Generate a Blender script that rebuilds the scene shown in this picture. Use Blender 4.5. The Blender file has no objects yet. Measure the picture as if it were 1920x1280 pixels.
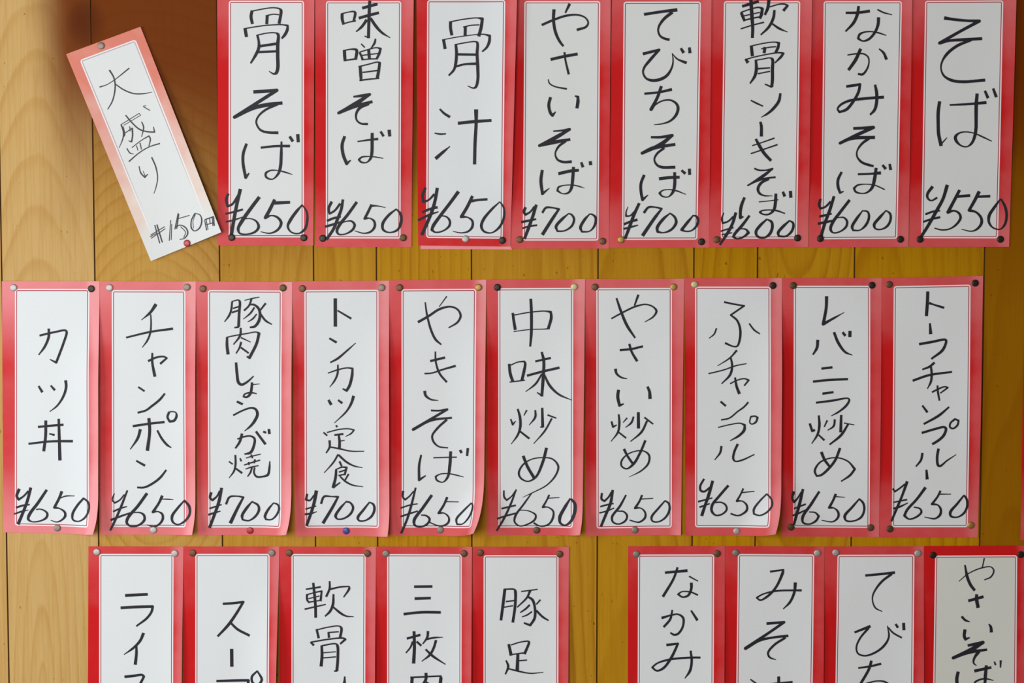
import bpy, bmesh, math, random
from mathutils import Vector, noise

# ------------------------------------------------------------------ camera, sky, light, exposure
SC = bpy.context.scene
COL = SC.collection
CAM_D, CAM_Z, CAM_PITCH = 1.8621, 1.60, math.radians(4.0148)   # metres from the wall, eye height, looking slightly down
cam_data = bpy.data.cameras.new('camera')
cam_data.lens = 70.0
cam_data.sensor_width = 36.0
cam_data.clip_start = 0.05
cam = bpy.data.objects.new('camera', cam_data)
cam.location = (0.0, -CAM_D, CAM_Z)
cam.rotation_euler = (math.radians(90) - CAM_PITCH, 0.0, 0.0)
COL.objects.link(cam)
SC.camera = cam

world = bpy.data.worlds.new('room_light')
SC.world = world
world.use_nodes = True
bg = world.node_tree.nodes['Background']
bg.inputs['Color'].default_value = (1.0, 0.93, 0.82, 1)
bg.inputs['Strength'].default_value = 0.14

def area(name, loc, target, sx, sy, watts, color):
    d = bpy.data.lights.new(name, 'AREA')
    d.shape = 'RECTANGLE'
    d.size, d.size_y, d.energy, d.color = sx, sy, watts, color
    o = bpy.data.objects.new(name, d)
    o.location = loc
    o.rotation_euler = (Vector(target) - Vector(loc)).to_track_quat('-Z', 'Y').to_euler()
    COL.objects.link(o)
    return o

# daylight from the window on the left of the counter; plus an added fill lamp just behind the camera
area('side_window_daylight', (-1.55, -0.95, 1.45), (-0.20, 0.0, 1.50), 0.6, 1.1, 17.5, (0.78, 0.90, 1.0))
area('front_fill', (-0.62, -2.0, 1.58), (-0.10, 0.0, 1.52), 1.0, 0.8, 22.8, (0.98, 0.985, 1.0))

SC.view_settings.view_transform = 'Standard'
SC.view_settings.look = 'None'
SC.view_settings.gamma = 1.0
SC.view_settings.use_curve_mapping = False
SC.view_settings.exposure = 0.0

# ------------------------------------------------------------------ small helpers
def tag(o, label=None, cat=None, group=None, kind=None):
    if label: o['label'] = label
    if cat: o['category'] = cat
    if group: o['group'] = group
    if kind: o['kind'] = kind
    return o

def link(name, me, parent=None, loc=(0, 0, 0)):
    o = bpy.data.objects.new(name, me)
    o.location = loc
    COL.objects.link(o)
    if parent: o.parent = parent
    return o

class G:
    """tiny node-graph writer"""
    def __init__(self, name):
        self.m = bpy.data.materials.new(name)
        self.m.use_nodes = True
        self.t = self.m.node_tree
        self.p = self.t.nodes['Principled BSDF']
    def n(self, kind, **kw):
        nd = self.t.nodes.new(kind)
        for k, v in kw.items(): setattr(nd, k, v)
        return nd
    def put(self, sock, v):
        if hasattr(v, 'is_linked'): self.t.links.new(v, sock)
        elif isinstance(v, tuple) and len(v) == 3 and sock.type == 'RGBA': sock.default_value = (*v, 1)
        else: sock.default_value = v
    def math(self, op, a, b=0.0, c=0.0, clamp=False):
        nd = self.n('ShaderNodeMath', operation=op, use_clamp=clamp)
        self.put(nd.inputs[0], a); self.put(nd.inputs[1], b); self.put(nd.inputs[2], c)
        return nd.outputs[0]
    def step(self, x, lo, hi):
        nd = self.n('ShaderNodeMapRange', interpolation_type='SMOOTHSTEP')
        self.put(nd.inputs[0], x); self.put(nd.inputs[1], lo); self.put(nd.inputs[2], hi)
        return nd.outputs[0]
    def mix(self, f, a, b):
        nd = self.n('ShaderNodeMix', data_type='RGBA')
        self.put(nd.inputs[0], f); self.put(nd.inputs[6], a); self.put(nd.inputs[7], b)
        return nd.outputs[2]
    def xyz(self, x, y, z=0.0):
        nd = self.n('ShaderNodeCombineXYZ')
        self.put(nd.inputs[0], x); self.put(nd.inputs[1], y); self.put(nd.inputs[2], z)
        return nd.outputs[0]
    def sep(self, v):
        nd = self.n('ShaderNodeSeparateXYZ'); self.put(nd.inputs[0], v)
        return nd.outputs
    def noise(self, vec, scale, detail=2.0, rough=0.5):
        nd = self.n('ShaderNodeTexNoise')
        self.put(nd.inputs['Vector'], vec)
        nd.inputs['Scale'].default_value = scale
        nd.inputs['Detail'].default_value = detail
        nd.inputs['Roughness'].default_value = rough
        return nd.outputs[0]
    def attr(self, name, kind='GEOMETRY', out='Fac'):
        nd = self.n('ShaderNodeAttribute', attribute_type=kind, attribute_name=name)
        return nd.outputs[out]
    def bump(self, h, strength, dist):
        nd = self.n('ShaderNodeBump')
        nd.inputs['Strength'].default_value = strength
        nd.inputs['Distance'].default_value = dist
        self.put(nd.inputs['Height'], h)
        self.t.links.new(nd.outputs[0], self.p.inputs['Normal'])
    def set(self, **kw):
        for k, v in kw.items(): self.put(self.p.inputs[k.replace('_', ' ')], v)
        return self.m

def plain(name, color, rough, metal=0.0, spec=0.5):
    g = G(name)
    return g.set(Base_Color=color, Roughness=rough, Metallic=metal, Specular_IOR_Level=spec)

# ------------------------------------------------------------------ materials
def wood_material():
    g = G('varnished_wood_panelling')
    x, _, z = g.sep(g.n('ShaderNodeNewGeometry').outputs['Position'])
    ax, az = g.attr('heart_x'), g.attr('heart_z')
    tone, seed = g.attr('tone'), g.attr('seed')
    warp = g.noise(g.xyz(g.math('MULTIPLY', x, 9.0), seed, g.math('MULTIPLY', z, 3.0)), 1.0, 2.0)
    warp2 = g.noise(g.xyz(g.math('MULTIPLY', x, 40.0), seed, g.math('MULTIPLY', z, 9.0)), 1.0, 2.0)
    dx = g.math('SUBTRACT', x, ax)
    dy = g.math('MULTIPLY', g.math('SUBTRACT', z, az), g.attr('taper'))
    r = g.math('SQRT', g.math('ADD', g.math('MULTIPLY', dx, dx), g.math('MULTIPLY', dy, dy)))
    r = g.math('ADD', r, g.math('MULTIPLY', warp, 0.016))
    r = g.math('ADD', r, g.math('MULTIPLY', warp2, 0.004))
    ph = g.math('FRACT', g.math('DIVIDE', r, 0.0078))
    ring = g.math('MULTIPLY', g.math('ADD', g.math('MULTIPLY', g.step(ph, 0.1, 0.8), 0.35), g.math('MULTIPLY', g.step(ph, 0.62, 0.86), 0.65)), g.math('SUBTRACT', 1.0, g.step(ph, 0.90, 1.0)))
    strength = g.noise(g.xyz(g.math('MULTIPLY', x, 14.0), g.math('ADD', seed, 4.0), g.math('MULTIPLY', z, 4.0)), 1.0, 1.0)
    ring = g.math('MULTIPLY', ring, g.math('ADD', 0.35, g.math('MULTIPLY', g.step(strength, 0.34, 0.66), 0.65)))
    fine = g.noise(g.xyz(g.math('MULTIPLY', x, 420.0), seed, g.math('MULTIPLY', z, 11.0)), 1.0, 3.0, 0.6)
    fibre = g.noise(g.xyz(g.math('MULTIPLY', x, 1100.0), seed, g.math('MULTIPLY', z, 60.0)), 1.0, 2.0, 0.6)
    light = g.mix(tone, (0.52, 0.245, 0.003), (0.62, 0.385, 0.145))
    dark = g.mix(tone, (0.40, 0.155, 0.002), (0.48, 0.235, 0.050))
    c = g.mix(g.math('MULTIPLY', ring, g.math('SUBTRACT', 0.84, g.math('MULTIPLY', tone, 0.40))), light, dark)
    c = g.mix(g.math('MULTIPLY', g.step(fine, 0.42, 0.66), 0.34), c, dark)
    c = g.mix(g.math('MULTIPLY', g.step(fibre, 0.50, 0.72), 0.16), c, g.mix(tone, (0.60, 0.33, 0.02), (0.74, 0.52, 0.24)))
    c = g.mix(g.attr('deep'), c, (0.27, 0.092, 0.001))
    pores = g.noise(g.xyz(g.math('MULTIPLY', x, 300.0), seed, g.math('MULTIPLY', z, 200.0)), 1.0, 1.0)
    c = g.mix(g.math('MULTIPLY', g.step(pores, 0.735, 0.79), 0.55), c, (0.10, 0.035, 0.004))
    # wood turns darker red-brown towards the top, edges broken by noise
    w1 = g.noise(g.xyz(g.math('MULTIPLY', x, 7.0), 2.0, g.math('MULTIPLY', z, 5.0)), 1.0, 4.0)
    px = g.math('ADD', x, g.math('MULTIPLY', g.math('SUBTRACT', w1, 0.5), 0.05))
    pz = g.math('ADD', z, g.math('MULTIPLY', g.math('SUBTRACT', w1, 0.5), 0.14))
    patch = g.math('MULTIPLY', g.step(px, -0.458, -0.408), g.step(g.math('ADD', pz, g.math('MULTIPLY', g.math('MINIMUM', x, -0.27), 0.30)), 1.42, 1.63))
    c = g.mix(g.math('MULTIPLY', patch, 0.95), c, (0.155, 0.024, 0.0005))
    kx = g.math('DIVIDE', g.math('SUBTRACT', x, -0.394), 0.020)
    kz = g.math('DIVIDE', g.math('SUBTRACT', z, 1.765), 0.024)
    kr = g.math('ADD', g.math('ADD', g.math('MULTIPLY', kx, kx), g.math('MULTIPLY', kz, kz)), g.math('MULTIPLY', g.math('SUBTRACT', w1, 0.5), 3.0))
    c = g.mix(g.math('MULTIPLY', g.math('SUBTRACT', 1.0, g.step(kr, -0.2, 1.4)), 0.55), c, (0.05, 0.006, 0.001))
    g.bump(g.math('ADD', g.math('MULTIPLY', fine, 0.6), g.math('MULTIPLY', fibre, 0.4)), 0.12, 0.0006)
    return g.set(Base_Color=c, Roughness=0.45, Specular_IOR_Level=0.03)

def strip_material():
    """white paper with a printed red frame that shades off to pink at both ends, a white line and a thin wine-red line"""
    g = G('printed_menu_paper')
    u, v, _ = g.sep(g.n('ShaderNodeUVMap', uv_map='frame').outputs[0])
    fw, fh = g.attr('frame_width', 'OBJECT'), g.attr('frame_height', 'OBJECT')
    fade, salmon = g.attr('fade', 'OBJECT'), g.attr('salmon', 'OBJECT')
    R = 2.6
    def half(p, w):
        h = g.math('MULTIPLY', w, 0.5)
        return g.math('SUBTRACT', g.math('ABSOLUTE', g.math('SUBTRACT', p, h)), g.math('SUBTRACT', h, R))
    qx, qy = half(u, fw), half(v, fh)
    ax, ay = g.math('MAXIMUM', qx, 0.0), g.math('MAXIMUM', qy, 0.0)
    out = g.math('SQRT', g.math('ADD', g.math('MULTIPLY', ax, ax), g.math('MULTIPLY', ay, ay)))
    e = g.math('SUBTRACT', R, g.math('ADD', out, g.math('MINIMUM', g.math('MAXIMUM', qx, qy), 0.0)))
    vec = g.xyz(g.math('ADD', u, g.math('MULTIPLY', g.attr('seed', 'OBJECT'), 37.0)), v)
    blot = g.noise(vec, 0.035, 2.0)
    speck = g.noise(vec, 2.2, 2.0, 0.7)
    fibre = g.noise(vec, 0.55, 4.0, 0.65)
    # printed shading of the frame
    t = g.math('DIVIDE', v, fh)
    ends = g.math('ADD', g.math('SUBTRACT', 1.0, g.step(t, -0.04, 0.34)), g.math('MULTIPLY', g.step(t, 0.66, 1.02), 0.9))
    k = g.math('ADD', g.math('MULTIPLY', ends, g.attr('ends', 'OBJECT')), g.math('MULTIPLY', g.math('SUBTRACT', blot, 0.5), 0.26))
    k = g.math('ADD', k, g.math('MULTIPLY', g.math('SUBTRACT', speck, 0.62), 0.40))
    # frame colour pales towards the right border
    right_edge = g.step(g.math('ADD', g.math('DIVIDE', u, fw), g.math('MULTIPLY', g.math('SUBTRACT', blot, 0.5), 0.05)), 0.93, 1.10)
    k = g.math('ADD', k, g.math('MULTIPLY', right_edge, g.attr('right_pale', 'OBJECT')))
    k = g.math('ADD', k, fade, clamp=True)
    red = g.mix(k, (0.64, 0.008, 0.009), (0.92, 0.34, 0.345))
    peach = g.mix(g.math('ADD', g.step(t, 0.05, 0.95), g.math('MULTIPLY', g.math('SUBTRACT', blot, 0.5), 0.8), clamp=True), (0.76, 0.23, 0.165), (0.84, 0.70, 0.60))
    border = g.mix(salmon, red, peach)
    paper = g.mix(g.attr('yellowing', 'OBJECT'), (0.80, 0.80, 0.79), (0.74, 0.72, 0.64))
    paper = g.mix(g.math('MULTIPLY', g.step(fibre, 0.35, 0.75), 0.16), paper, (0.66, 0.66, 0.63))
    line = g.mix(salmon, (0.42, 0.035, 0.06), g.mix(g.step(t, 0.45, 0.92), (0.50, 0.36, 0.36), paper))
    white = (0.90, 0.83, 0.82)
    c = g.mix(g.step(e, -0.15, 0.20), border, white)
    c = g.mix(g.step(e, 1.10, 1.35), c, line)
    c = g.mix(g.step(e, 1.85, 2.20), c, paper)
    c = g.mix(g.math('MULTIPLY', salmon, g.step(t, 0.80, 1.0)), c, paper)
    c = g.mix(g.attr('plain', 'OBJECT'), c, border)
    g.bump(g.math('ADD', fibre, g.math('MULTIPLY', speck, 0.4)), 0.10, 0.0004)
    return g.set(Base_Color=c, Roughness=0.60, Specular_IOR_Level=0.12)

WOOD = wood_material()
GROOVE = plain('dark_groove', (0.13, 0.055, 0.012), 0.8, spec=0.05)
PAPER = strip_material()
INK = plain('black_marker_ink', (0.024, 0.021, 0.028), 0.5, spec=0.15)
PEN = plain('black_pen_ink', (0.035, 0.032, 0.038), 0.5, spec=0.3)
TACK_MATS = {
    'dk': plain('blackened_bronze', (0.030, 0.021, 0.015), 0.42, 0.6),
    'bz': plain('brown_bronze', (0.15, 0.080, 0.040), 0.5, 0.7),
    'ol': plain('tarnished_brass', (0.10, 0.068, 0.025), 0.5, 0.7),
    'br': plain('brass', (0.42, 0.27, 0.07), 0.50, 0.8),
    'pb': plain('pale_brass', (0.56, 0.50, 0.26), 0.55, 0.7),
    'gr': plain('dull_grey_metal', (0.27, 0.22, 0.18), 0.55, 0.7),
    'st': plain('nickel', (0.46, 0.43, 0.39), 0.55, 0.7),
    'red': plain('red_lacquer', (0.42, 0.012, 0.016), 0.35),
    'blue': plain('blue_lacquer', (0.045, 0.045, 0.26), 0.35),
}
FLOOR = plain('floor_vinyl', (0.22, 0.17, 0.12), 0.6)

# ------------------------------------------------------------------ measured data (metres / millimetres on the wall)
# o: centre of the sheet on the wall (x, z); c: its four corners in mm from there; m: printed frame inset in mm
# (left top, left bottom, right top, right bottom, top, bottom); strokes: x,z in 0.1 mm and pen width in 0.1 mm
SHEETS = {
 'r0': dict(o=(-0.3412,1.6536), c=[(-72.28, 82.79), (-3.0, 108.02), (70.93, -81.96), (4.34, -108.85)], m=(9.6, 9.2, 8.6, 8.6, 9.3, 9.3),
  name='-416,525,12 -351,546,8 -276,592,8 -140,698,12;-323,681,15 -285,615,13 -272,532,13 -297,403,12 -345,318,8;-267,550,10 -194,500,12 -101,465,12 -18,463,12 71,477,5;-14,345,8 50,308,8;-10,351,6 14,352,6;-178,264,12 -123,199,12 -50,134,13 34,111,13 90,109,13 81,158,7;-52,282,7 -226,176,7;-39,264,6 -198,171,6;-52,282,6 -39,264,6;-221,176,12 -199,107,15 -209,42,10 -243,-37,5;-208,158,17 -190,83,13 -200,70,13;-190,97,8 -115,148,10;-119,144,15 -116,79,13 -126,19,13 -154,28,7;-142,162,8 -138,116,8;-30,204,10 -12,153,12 -32,65,7;-170,-43,10 -143,-85,10 -110,-94,8;-123,-34,8 -29,36,8 36,73,12 50,45,12 35,-20,8;-81,-15,8 -68,-62,7;-48,8,10 -35,-52,8;-153,-164,12 -59,-85,10 35,-29,10 138,3,12;-59,-207,8 -43,-271,12 -6,-310,13 22,-280,8;-22,-252,5 -1,-303,7;60,-124,12 98,-215,12 113,-317,10 95,-410,8 76,-461,5',
  price='43,-846,8 175,-768,8;48,-876,8 179,-787,8;38,-862,8 100,-829,8;82,-754,10 126,-922,10;102,-750,12 150,-913,12;232,-708,8 215,-899,8;241,-745,7 234,-890,7;303,-643,10 270,-792,10;309,-652,10 287,-787,10;288,-698,8 410,-663,8;278,-768,12 325,-754,10 376,-782,12 391,-829,13 360,-876,10 314,-887,7;324,-768,7 370,-820,7 351,-871,7;461,-647,12 428,-708,10 427,-782,13 455,-808,10 502,-782,13 526,-717,13 512,-661,10 461,-643,8;466,-656,6 442,-717,6 446,-782,6;554,-708,8 571,-801,10;568,-703,7 584,-796,7;554,-703,10 638,-675,12 644,-759,12;626,-684,7 631,-762,7;601,-694,8 605,-736,8;567,-750,8 638,-731,10'),
 'r1a': dict(o=(-0.2289,1.6769), c=[(-43.99, 117.69), (46.15, 117.69), (43.52, -117.69), (-45.68, -117.69)], m=(10.8, 10.0, 9.7, 9.0, 9.0, 7.5),
  name='-119,993,28 -129,942,28 -117,875,28;-117,991,12 -15,1011,12 77,1022,12 133,1013,15 149,997,28 143,938,28 130,878,28;21,949,28 16,873,28;7,947,12 77,962,12 128,958,12;-186,832,30 -173,756,30;-193,829,12 -82,848,12 39,862,12 160,866,12 210,857,20 206,818,28 182,772,28 154,740,18;-73,772,22 -60,717,22 -60,653,28 -84,597,28 -136,512,17;-73,770,12 20,789,12 94,791,12 120,777,27 116,680,32 115,579,32 115,468,32 100,422,30 77,413,17 34,438,8;-46,669,25 102,691,25;-74,614,22 102,621,22;-110,247,32 104,262,32 -291,14,32 -116,99,38 33,131,38 152,145,30;107,131,22 -5,80,22 -71,20,18 -90,-31,18 -67,-88,18 -34,-114,22 31,-128,25 112,-130,27;-182,-233,25 -213,-324,28 -216,-407,28 -205,-482,28 -192,-545,28 -161,-505,13;-47,-268,22 85,-254,22 220,-253,25;144,-213,18 140,-342,28 132,-445,30 111,-510,23 55,-561,12 -1,-542,20 -5,-505,22 37,-480,15 111,-480,10 177,-496,15 242,-517,7;221,-166,25 249,-208,28;296,-146,32 300,-215,28',
  price='-357,-697,25 -376,-751,25 -363,-812,23 -320,-793,22 -264,-714,25;-243,-654,32 -274,-779,32 -308,-947,32 -333,-1087,33;-382,-882,18 -312,-866,20 -223,-842,20;-378,-956,17 -312,-942,17 -228,-914,12;-68,-728,32 -143,-826,33 -229,-947,35 -267,-1021,28 -253,-1063,18 -192,-1073,15 -108,-1049,22 -75,-1003,27 -98,-951,18 -154,-926,10 -210,-928,13;74,-751,28 34,-835,32 -12,-917,32 43,-898,13 99,-914,22 135,-965,28 107,-1026,23 32,-1063,15 -57,-1049,7;62,-782,32 216,-775,27;333,-798,15 276,-863,28 220,-942,30 196,-998,23 223,-1049,15 293,-1066,15 354,-1026,25 378,-947,23 374,-863,18 333,-800,12'),
 'r1b': dict(o=(-0.1376,1.6760), c=[(-44.64, 118.13), (46.74, 118.13), (43.68, -118.25), (-45.77, -118.0)], m=(10.0, 9.5, 11.6, 10.2, 9.0, 7.9),
  name='-198,974,28 -198,929,28 -185,878,25;-207,974,12 -138,991,12 -87,995,17 -77,984,25 -92,906,23;-185,883,13 -133,899,13 -73,910,15;-9,1028,28 127,1064,27;-41,936,27 48,961,27 140,984,27;58,1094,28 52,965,30 47,837,28 45,754,28;10,770,12 45,756,12;29,919,28 -18,855,25 -69,811,12;66,933,25 112,864,28 167,804,23 246,754,8;-179,639,30 -177,588,30 -173,542,27;-191,636,13 -130,648,13 -79,648,22 -65,639,28 -75,556,28;-177,547,13 -75,560,18;-23,699,12 9,666,13;110,745,15 102,708,22 65,653,12;-38,620,20 -19,579,20 -10,551,23;-38,623,12 46,648,12 120,664,12 157,653,22 143,607,25 120,560,22;46,643,28 53,560,28;-15,593,12 139,611,12;-10,553,13 64,560,13 125,560,12;-34,491,27 -29,422,30 -25,358,25;-48,489,13 55,514,13 129,531,13 148,522,25 138,450,28 124,381,30;-11,436,13 129,454,15;-39,362,15 54,374,15 142,381,12;-96,212,18 -21,221,28 53,233,28 -87,141,42 -236,62,28 -87,122,33 76,166,28;44,145,25 -40,108,28 -73,53,22 -69,-3,17 -32,-35,18 33,-40,22;-181,-155,27 -205,-231,30 -196,-324,30 -164,-407,30 -127,-375,10;-61,-202,12 33,-189,18 128,-178,23;75,-125,28 74,-194,30 71,-305,30 60,-356,25 22,-396,12 -29,-393,18 -50,-370,20 -24,-347,17 50,-341,10 116,-347,12 176,-358,8;154,-111,23 180,-152,23;233,-97,32 238,-152,28',
  price='-306,-762,27 -335,-826,27 -326,-872,20 -279,-844,20 -227,-779,23;-201,-742,25 -218,-835,28 -251,-919,30 -289,-1012,28 -355,-1110,28;-349,-938,23 -289,-914,23 -223,-900,17;-368,-993,23 -289,-970,23 -209,-942,12;-73,-765,27 -158,-882,28 -233,-975,30 -259,-1031,27 -243,-1063,17 -187,-1063,13 -112,-1021,23 -93,-975,25 -121,-942,18 -167,-942,12 -223,-961,12;65,-789,25 34,-854,25 1,-917,25 48,-914,12 89,-942,22 94,-993,25 56,-1040,20 -9,-1054,13 -93,-1031,8;57,-798,25 123,-800,12 195,-815,7;295,-830,15 225,-886,25 169,-965,28 173,-1021,23 229,-1047,13 308,-1021,22 341,-947,28 335,-872,25 295,-828,12'),
 'r1c': dict(o=(-0.0432,1.6769), c=[(-45.24, 118.18), (48.11, 118.18), (41.67, -118.68), (-44.54, -117.68)], m=(10.0, 7.5, 11.0, 7.2, 9.0, 7.2),
  name='-138,887,28 -138,837,28 -126,770,28;-151,890,12 -19,915,12 110,928,12 157,919,28 147,846,30 124,761,30;-1,841,28 -3,770,28;-20,844,12 55,860,12 129,864,12;-203,728,28 -189,645,28;-216,726,10 -94,749,10 73,772,10 166,777,12 226,763,23 221,708,28 198,657,23 156,618,15;-89,680,25 -83,607,28 -90,514,28 -108,450,23 -155,399,17;-99,682,12 -1,700,12 92,710,12 110,699,25 108,597,28 114,468,30 114,358,28 96,293,25 72,282,15 21,302,8;-76,593,23 101,590,23;-99,478,20 -11,501,20 101,507,25;-239,88,17 -198,48,22 -147,16,25;-68,-42,30 91,-26,30 238,-17,28;98,82,37 98,-46,30 88,-222,30 83,-420,30;-287,-134,12 -235,-143,17 -184,-140,13;-278,-368,33 -217,-315,28 -147,-257,10',
  price='-375,-640,25 -400,-705,28 -396,-770,25 -349,-756,18 -293,-700,22;-265,-644,30 -284,-751,30 -307,-835,32 -359,-965,32 -410,-1077,30;-405,-868,20 -340,-840,25 -265,-821,25;-443,-942,23 -349,-896,23 -256,-863,13;-69,-677,32 -144,-779,30 -237,-900,30 -303,-993,32 -317,-1031,25 -284,-1054,15 -210,-1040,15 -153,-993,23 -149,-947,22 -181,-909,15 -228,-900,13;62,-719,28 15,-816,30 -41,-909,30 15,-914,13 61,-947,22 61,-1003,25 24,-1045,18 -42,-1059,12 -121,-1045,7;43,-765,28 118,-753,23 200,-747,23;318,-770,12 239,-844,23 164,-937,28 145,-998,27 169,-1045,20 239,-1059,13 313,-1007,23 355,-919,22 355,-826,18 323,-774,13'),
 'r1d': dict(o=(0.0458,1.6752), c=[(-43.29, 118.94), (45.61, 118.94), (44.69, -118.94), (-47.01, -118.94)], m=(9.0, 11.2, 9.7, 9.8, 9.0, 7.5),
  name='-181,881,23 -84,923,23 37,964,22 148,973,18 222,946,15 248,900,17 227,863,22 144,836,25;75,1072,28 35,992,15;-70,1021,30 -74,927,28 -56,817,28 -19,734,25 17,686,20;-97,564,28 28,592,28 147,613,28;28,628,20 37,559,18 68,428,22;-122,380,10 -111,343,13 -64,315,13 49,292,17;-101,213,28 -117,144,28 -101,70,28 -82,47,28 -53,81,10;126,227,12 154,218,25 154,172,32 145,116,30;-73,-98,15 1,-93,18 76,-82,28 -54,-158,38 -203,-232,28 -91,-205,37 81,-175,27;39,-191,25 -26,-242,22 -56,-307,15 -35,-362,20 21,-384,25 95,-381,27;-177,-460,28 -189,-557,30 -175,-678,28 -110,-627,7;-24,-492,30 77,-469,30 161,-460,27;114,-432,28 107,-539,30 96,-622,28 68,-669,20 12,-678,10 -35,-650,20 -26,-618,18 40,-599,10 114,-599,12 170,-611,13 217,-627,5;186,-388,22 202,-430,28;270,-379,30 274,-410,30',
  price='-333,-806,27 -347,-846,27 -333,-874,22 -287,-846,18 -249,-799,22;-232,-782,27 -263,-883,30 -296,-976,30 -342,-1097,28;-370,-942,23 -305,-929,23 -235,-915,18;-361,-999,18 -296,-981,18 -226,-971,18;-175,-855,22 -142,-808,22 -72,-810,15 -21,-822,22 -81,-911,30 -174,-1058,32;68,-864,13 3,-920,28 -48,-985,28 -34,-1027,17 31,-1023,15 101,-976,22 120,-911,23 96,-872,18 68,-862,12;264,-869,13 218,-920,27 180,-995,28 195,-1032,17 265,-1027,13 311,-976,23 322,-901,25 292,-872,17 264,-866,12'),
 'r1e': dict(o=(0.1379,1.6754), c=[(-45.56, 118.26), (46.81, 118.26), (45.97, -118.13), (-47.22, -118.38)], m=(11.0, 12.0, 9.8, 10.8, 9.0, 7.4),
  name='-154,976,27 11,1001,27 148,1017,32;104,994,30 30,935,28 -16,870,22 -25,824,18 -6,778,20 31,755,23 79,743,25;-163,613,28 -15,650,25 -98,557,28 -154,484,22 -163,438,18 -134,387,20 -79,368,27 -4,378,30 60,415,27 106,493,18 115,557,13 106,617,7 152,567,15 238,530,27;187,663,22 212,624,30;265,670,25 271,622,30;-148,246,22 -22,258,22 103,285,27;7,313,28 -31,207,28 -87,101,32 -50,142,15 15,179,15 90,187,17 146,156,23 164,114,28 146,50,27 91,-6,20 16,-32,13 -58,-41,7;-85,-156,22 -2,-156,25 110,-140,30 8,-220,38 -168,-304,30 -66,-257,37 137,-223,28;36,-257,23 -29,-308,22 -55,-364,17 -28,-415,22 18,-434,27 138,-434,28;-149,-508,27 -178,-587,27 -176,-671,27 -162,-736,28 -111,-691,8;-7,-542,30 75,-531,30 179,-527,28;135,-483,27 136,-596,30 122,-661,27 76,-710,12 20,-703,15 -4,-675,22 20,-652,13 76,-641,10 150,-652,15 239,-686,8;200,-464,22 233,-492,28;272,-450,28 275,-503,28',
  price='-297,-801,7 -315,-847,13 -315,-889,18 -278,-885,15 -236,-847,20;-194,-771,27 -241,-875,30 -282,-987,30 -324,-1099,28;-334,-964,23 -278,-941,23 -212,-922,25;-338,-1008,20 -277,-992,20 -205,-973,13;-149,-857,25 -106,-806,22 -40,-806,15 16,-820,20 -54,-913,30 -160,-1069,33;95,-861,13 30,-917,28 -25,-997,30 -20,-1034,23 31,-1043,13 106,-1015,23 152,-950,28 142,-903,23 114,-875,18 91,-861,13;310,-883,15 255,-950,28 204,-1015,28 236,-1029,15 292,-1025,15 343,-978,23 357,-922,25 338,-889,20 306,-883,13'),
 'r1f': dict(o=(0.2307,1.6759), c=[(-45.97, 118.25), (46.88, 118.25), (45.89, -118.13), (-46.8, -118.38)], m=(11.5, 11.0, 10.8, 10.5, 9.0, 7.9),
  name='-174,1045,27 -96,1068,27 -26,1090,28;-96,1109,33 -86,967,33 -77,847,30 -79,757,28;-183,985,27 -169,948,27 -152,911,25;-188,989,13 -105,1017,13 -21,1035,15 11,1022,27 2,967,30 -11,934,25;-160,957,12 -12,989,12;-155,916,15 -85,934,15 -11,948,15;-187,838,13 -85,870,13 26,898,15;71,1104,30 62,1031,30 35,967,22;81,1040,13 164,1063,13 219,1063,15 243,1049,23 206,1005,27;123,1008,23 114,939,27 73,856,25 -1,783,15;105,884,17 166,842,22 245,808,8;-88,677,28 -78,589,30;-102,677,12 19,704,12 130,716,12 167,707,23 158,663,28 138,622,25;38,668,28 31,617,28;5,654,12 75,668,12 140,674,12;-143,560,17 -119,529,33;-138,557,12 -54,580,12 57,603,12 168,619,15 210,612,20 187,580,25 132,525,13;-45,548,23 -40,470,30 -53,405,28 -97,336,15;-54,548,12 29,562,12 85,571,12 108,557,27 109,460,30 110,368,30 104,304,28;104,302,18 41,329,12;-35,470,18 86,479,13;-25,425,13 86,447,13;-88,179,13 -42,156,17 24,126,13;185,243,22 172,174,28 126,109,28 71,59,22 11,24,8;2,-20,22 11,-57,28 12,-151,30;-71,-239,12 27,-207,12 133,-170,15;-84,-313,13 27,-276,13 162,-230,15;-39,-179,23 -1,-248,30 42,-313,30 103,-378,27;-50,-451,17 -8,-467,17 57,-467,15 117,-454,20 29,-522,30 -110,-608,15 -26,-564,25 67,-541,18 146,-532,18;86,-550,20 16,-583,27 -16,-638,27 -2,-680,23 40,-702,15 120,-705,7;-141,-722,25 -169,-797,30 -178,-862,28 -177,-908,30 -149,-899,12;-6,-761,10 87,-752,10 173,-741,12;152,-687,27 148,-769,30 135,-834,28 89,-876,18 33,-876,15 4,-857,20 23,-843,15 98,-836,12 163,-843,17 238,-869,12;217,-668,22 234,-708,30;287,-662,30 291,-720,30',
  price='-333,-864,12 -350,-918,17 -340,-960,18 -289,-941,17 -243,-899,20;-220,-862,27 -247,-955,28 -288,-1039,30 -367,-1160,22;-358,-1034,15 -302,-1016,15 -242,-1000,17;-349,-1067,13 -255,-1048,13;-93,-890,23 -163,-983,28 -227,-1057,28 -241,-1085,25 -208,-1104,15 -143,-1085,20 -101,-1048,28 -120,-1020,18 -162,-1011,12 -218,-1025,12;70,-922,17 6,-983,28 -31,-1039,28 -17,-1081,23 44,-1095,18 100,-1057,28 122,-992,28 113,-946,25 75,-925,15;281,-936,17 220,-992,28 176,-1048,28 184,-1081,20 249,-1081,18 300,-1039,25 318,-992,25 313,-955,22 281,-936,13'),
 'r1g': dict(o=(0.3238,1.6759), c=[(-46.26, 118.25), (46.59, 118.25), (46.43, -117.88), (-46.76, -118.62)], m=(11.0, 11.5, 9.5, 10.5, 9.0, 7.6),
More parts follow.
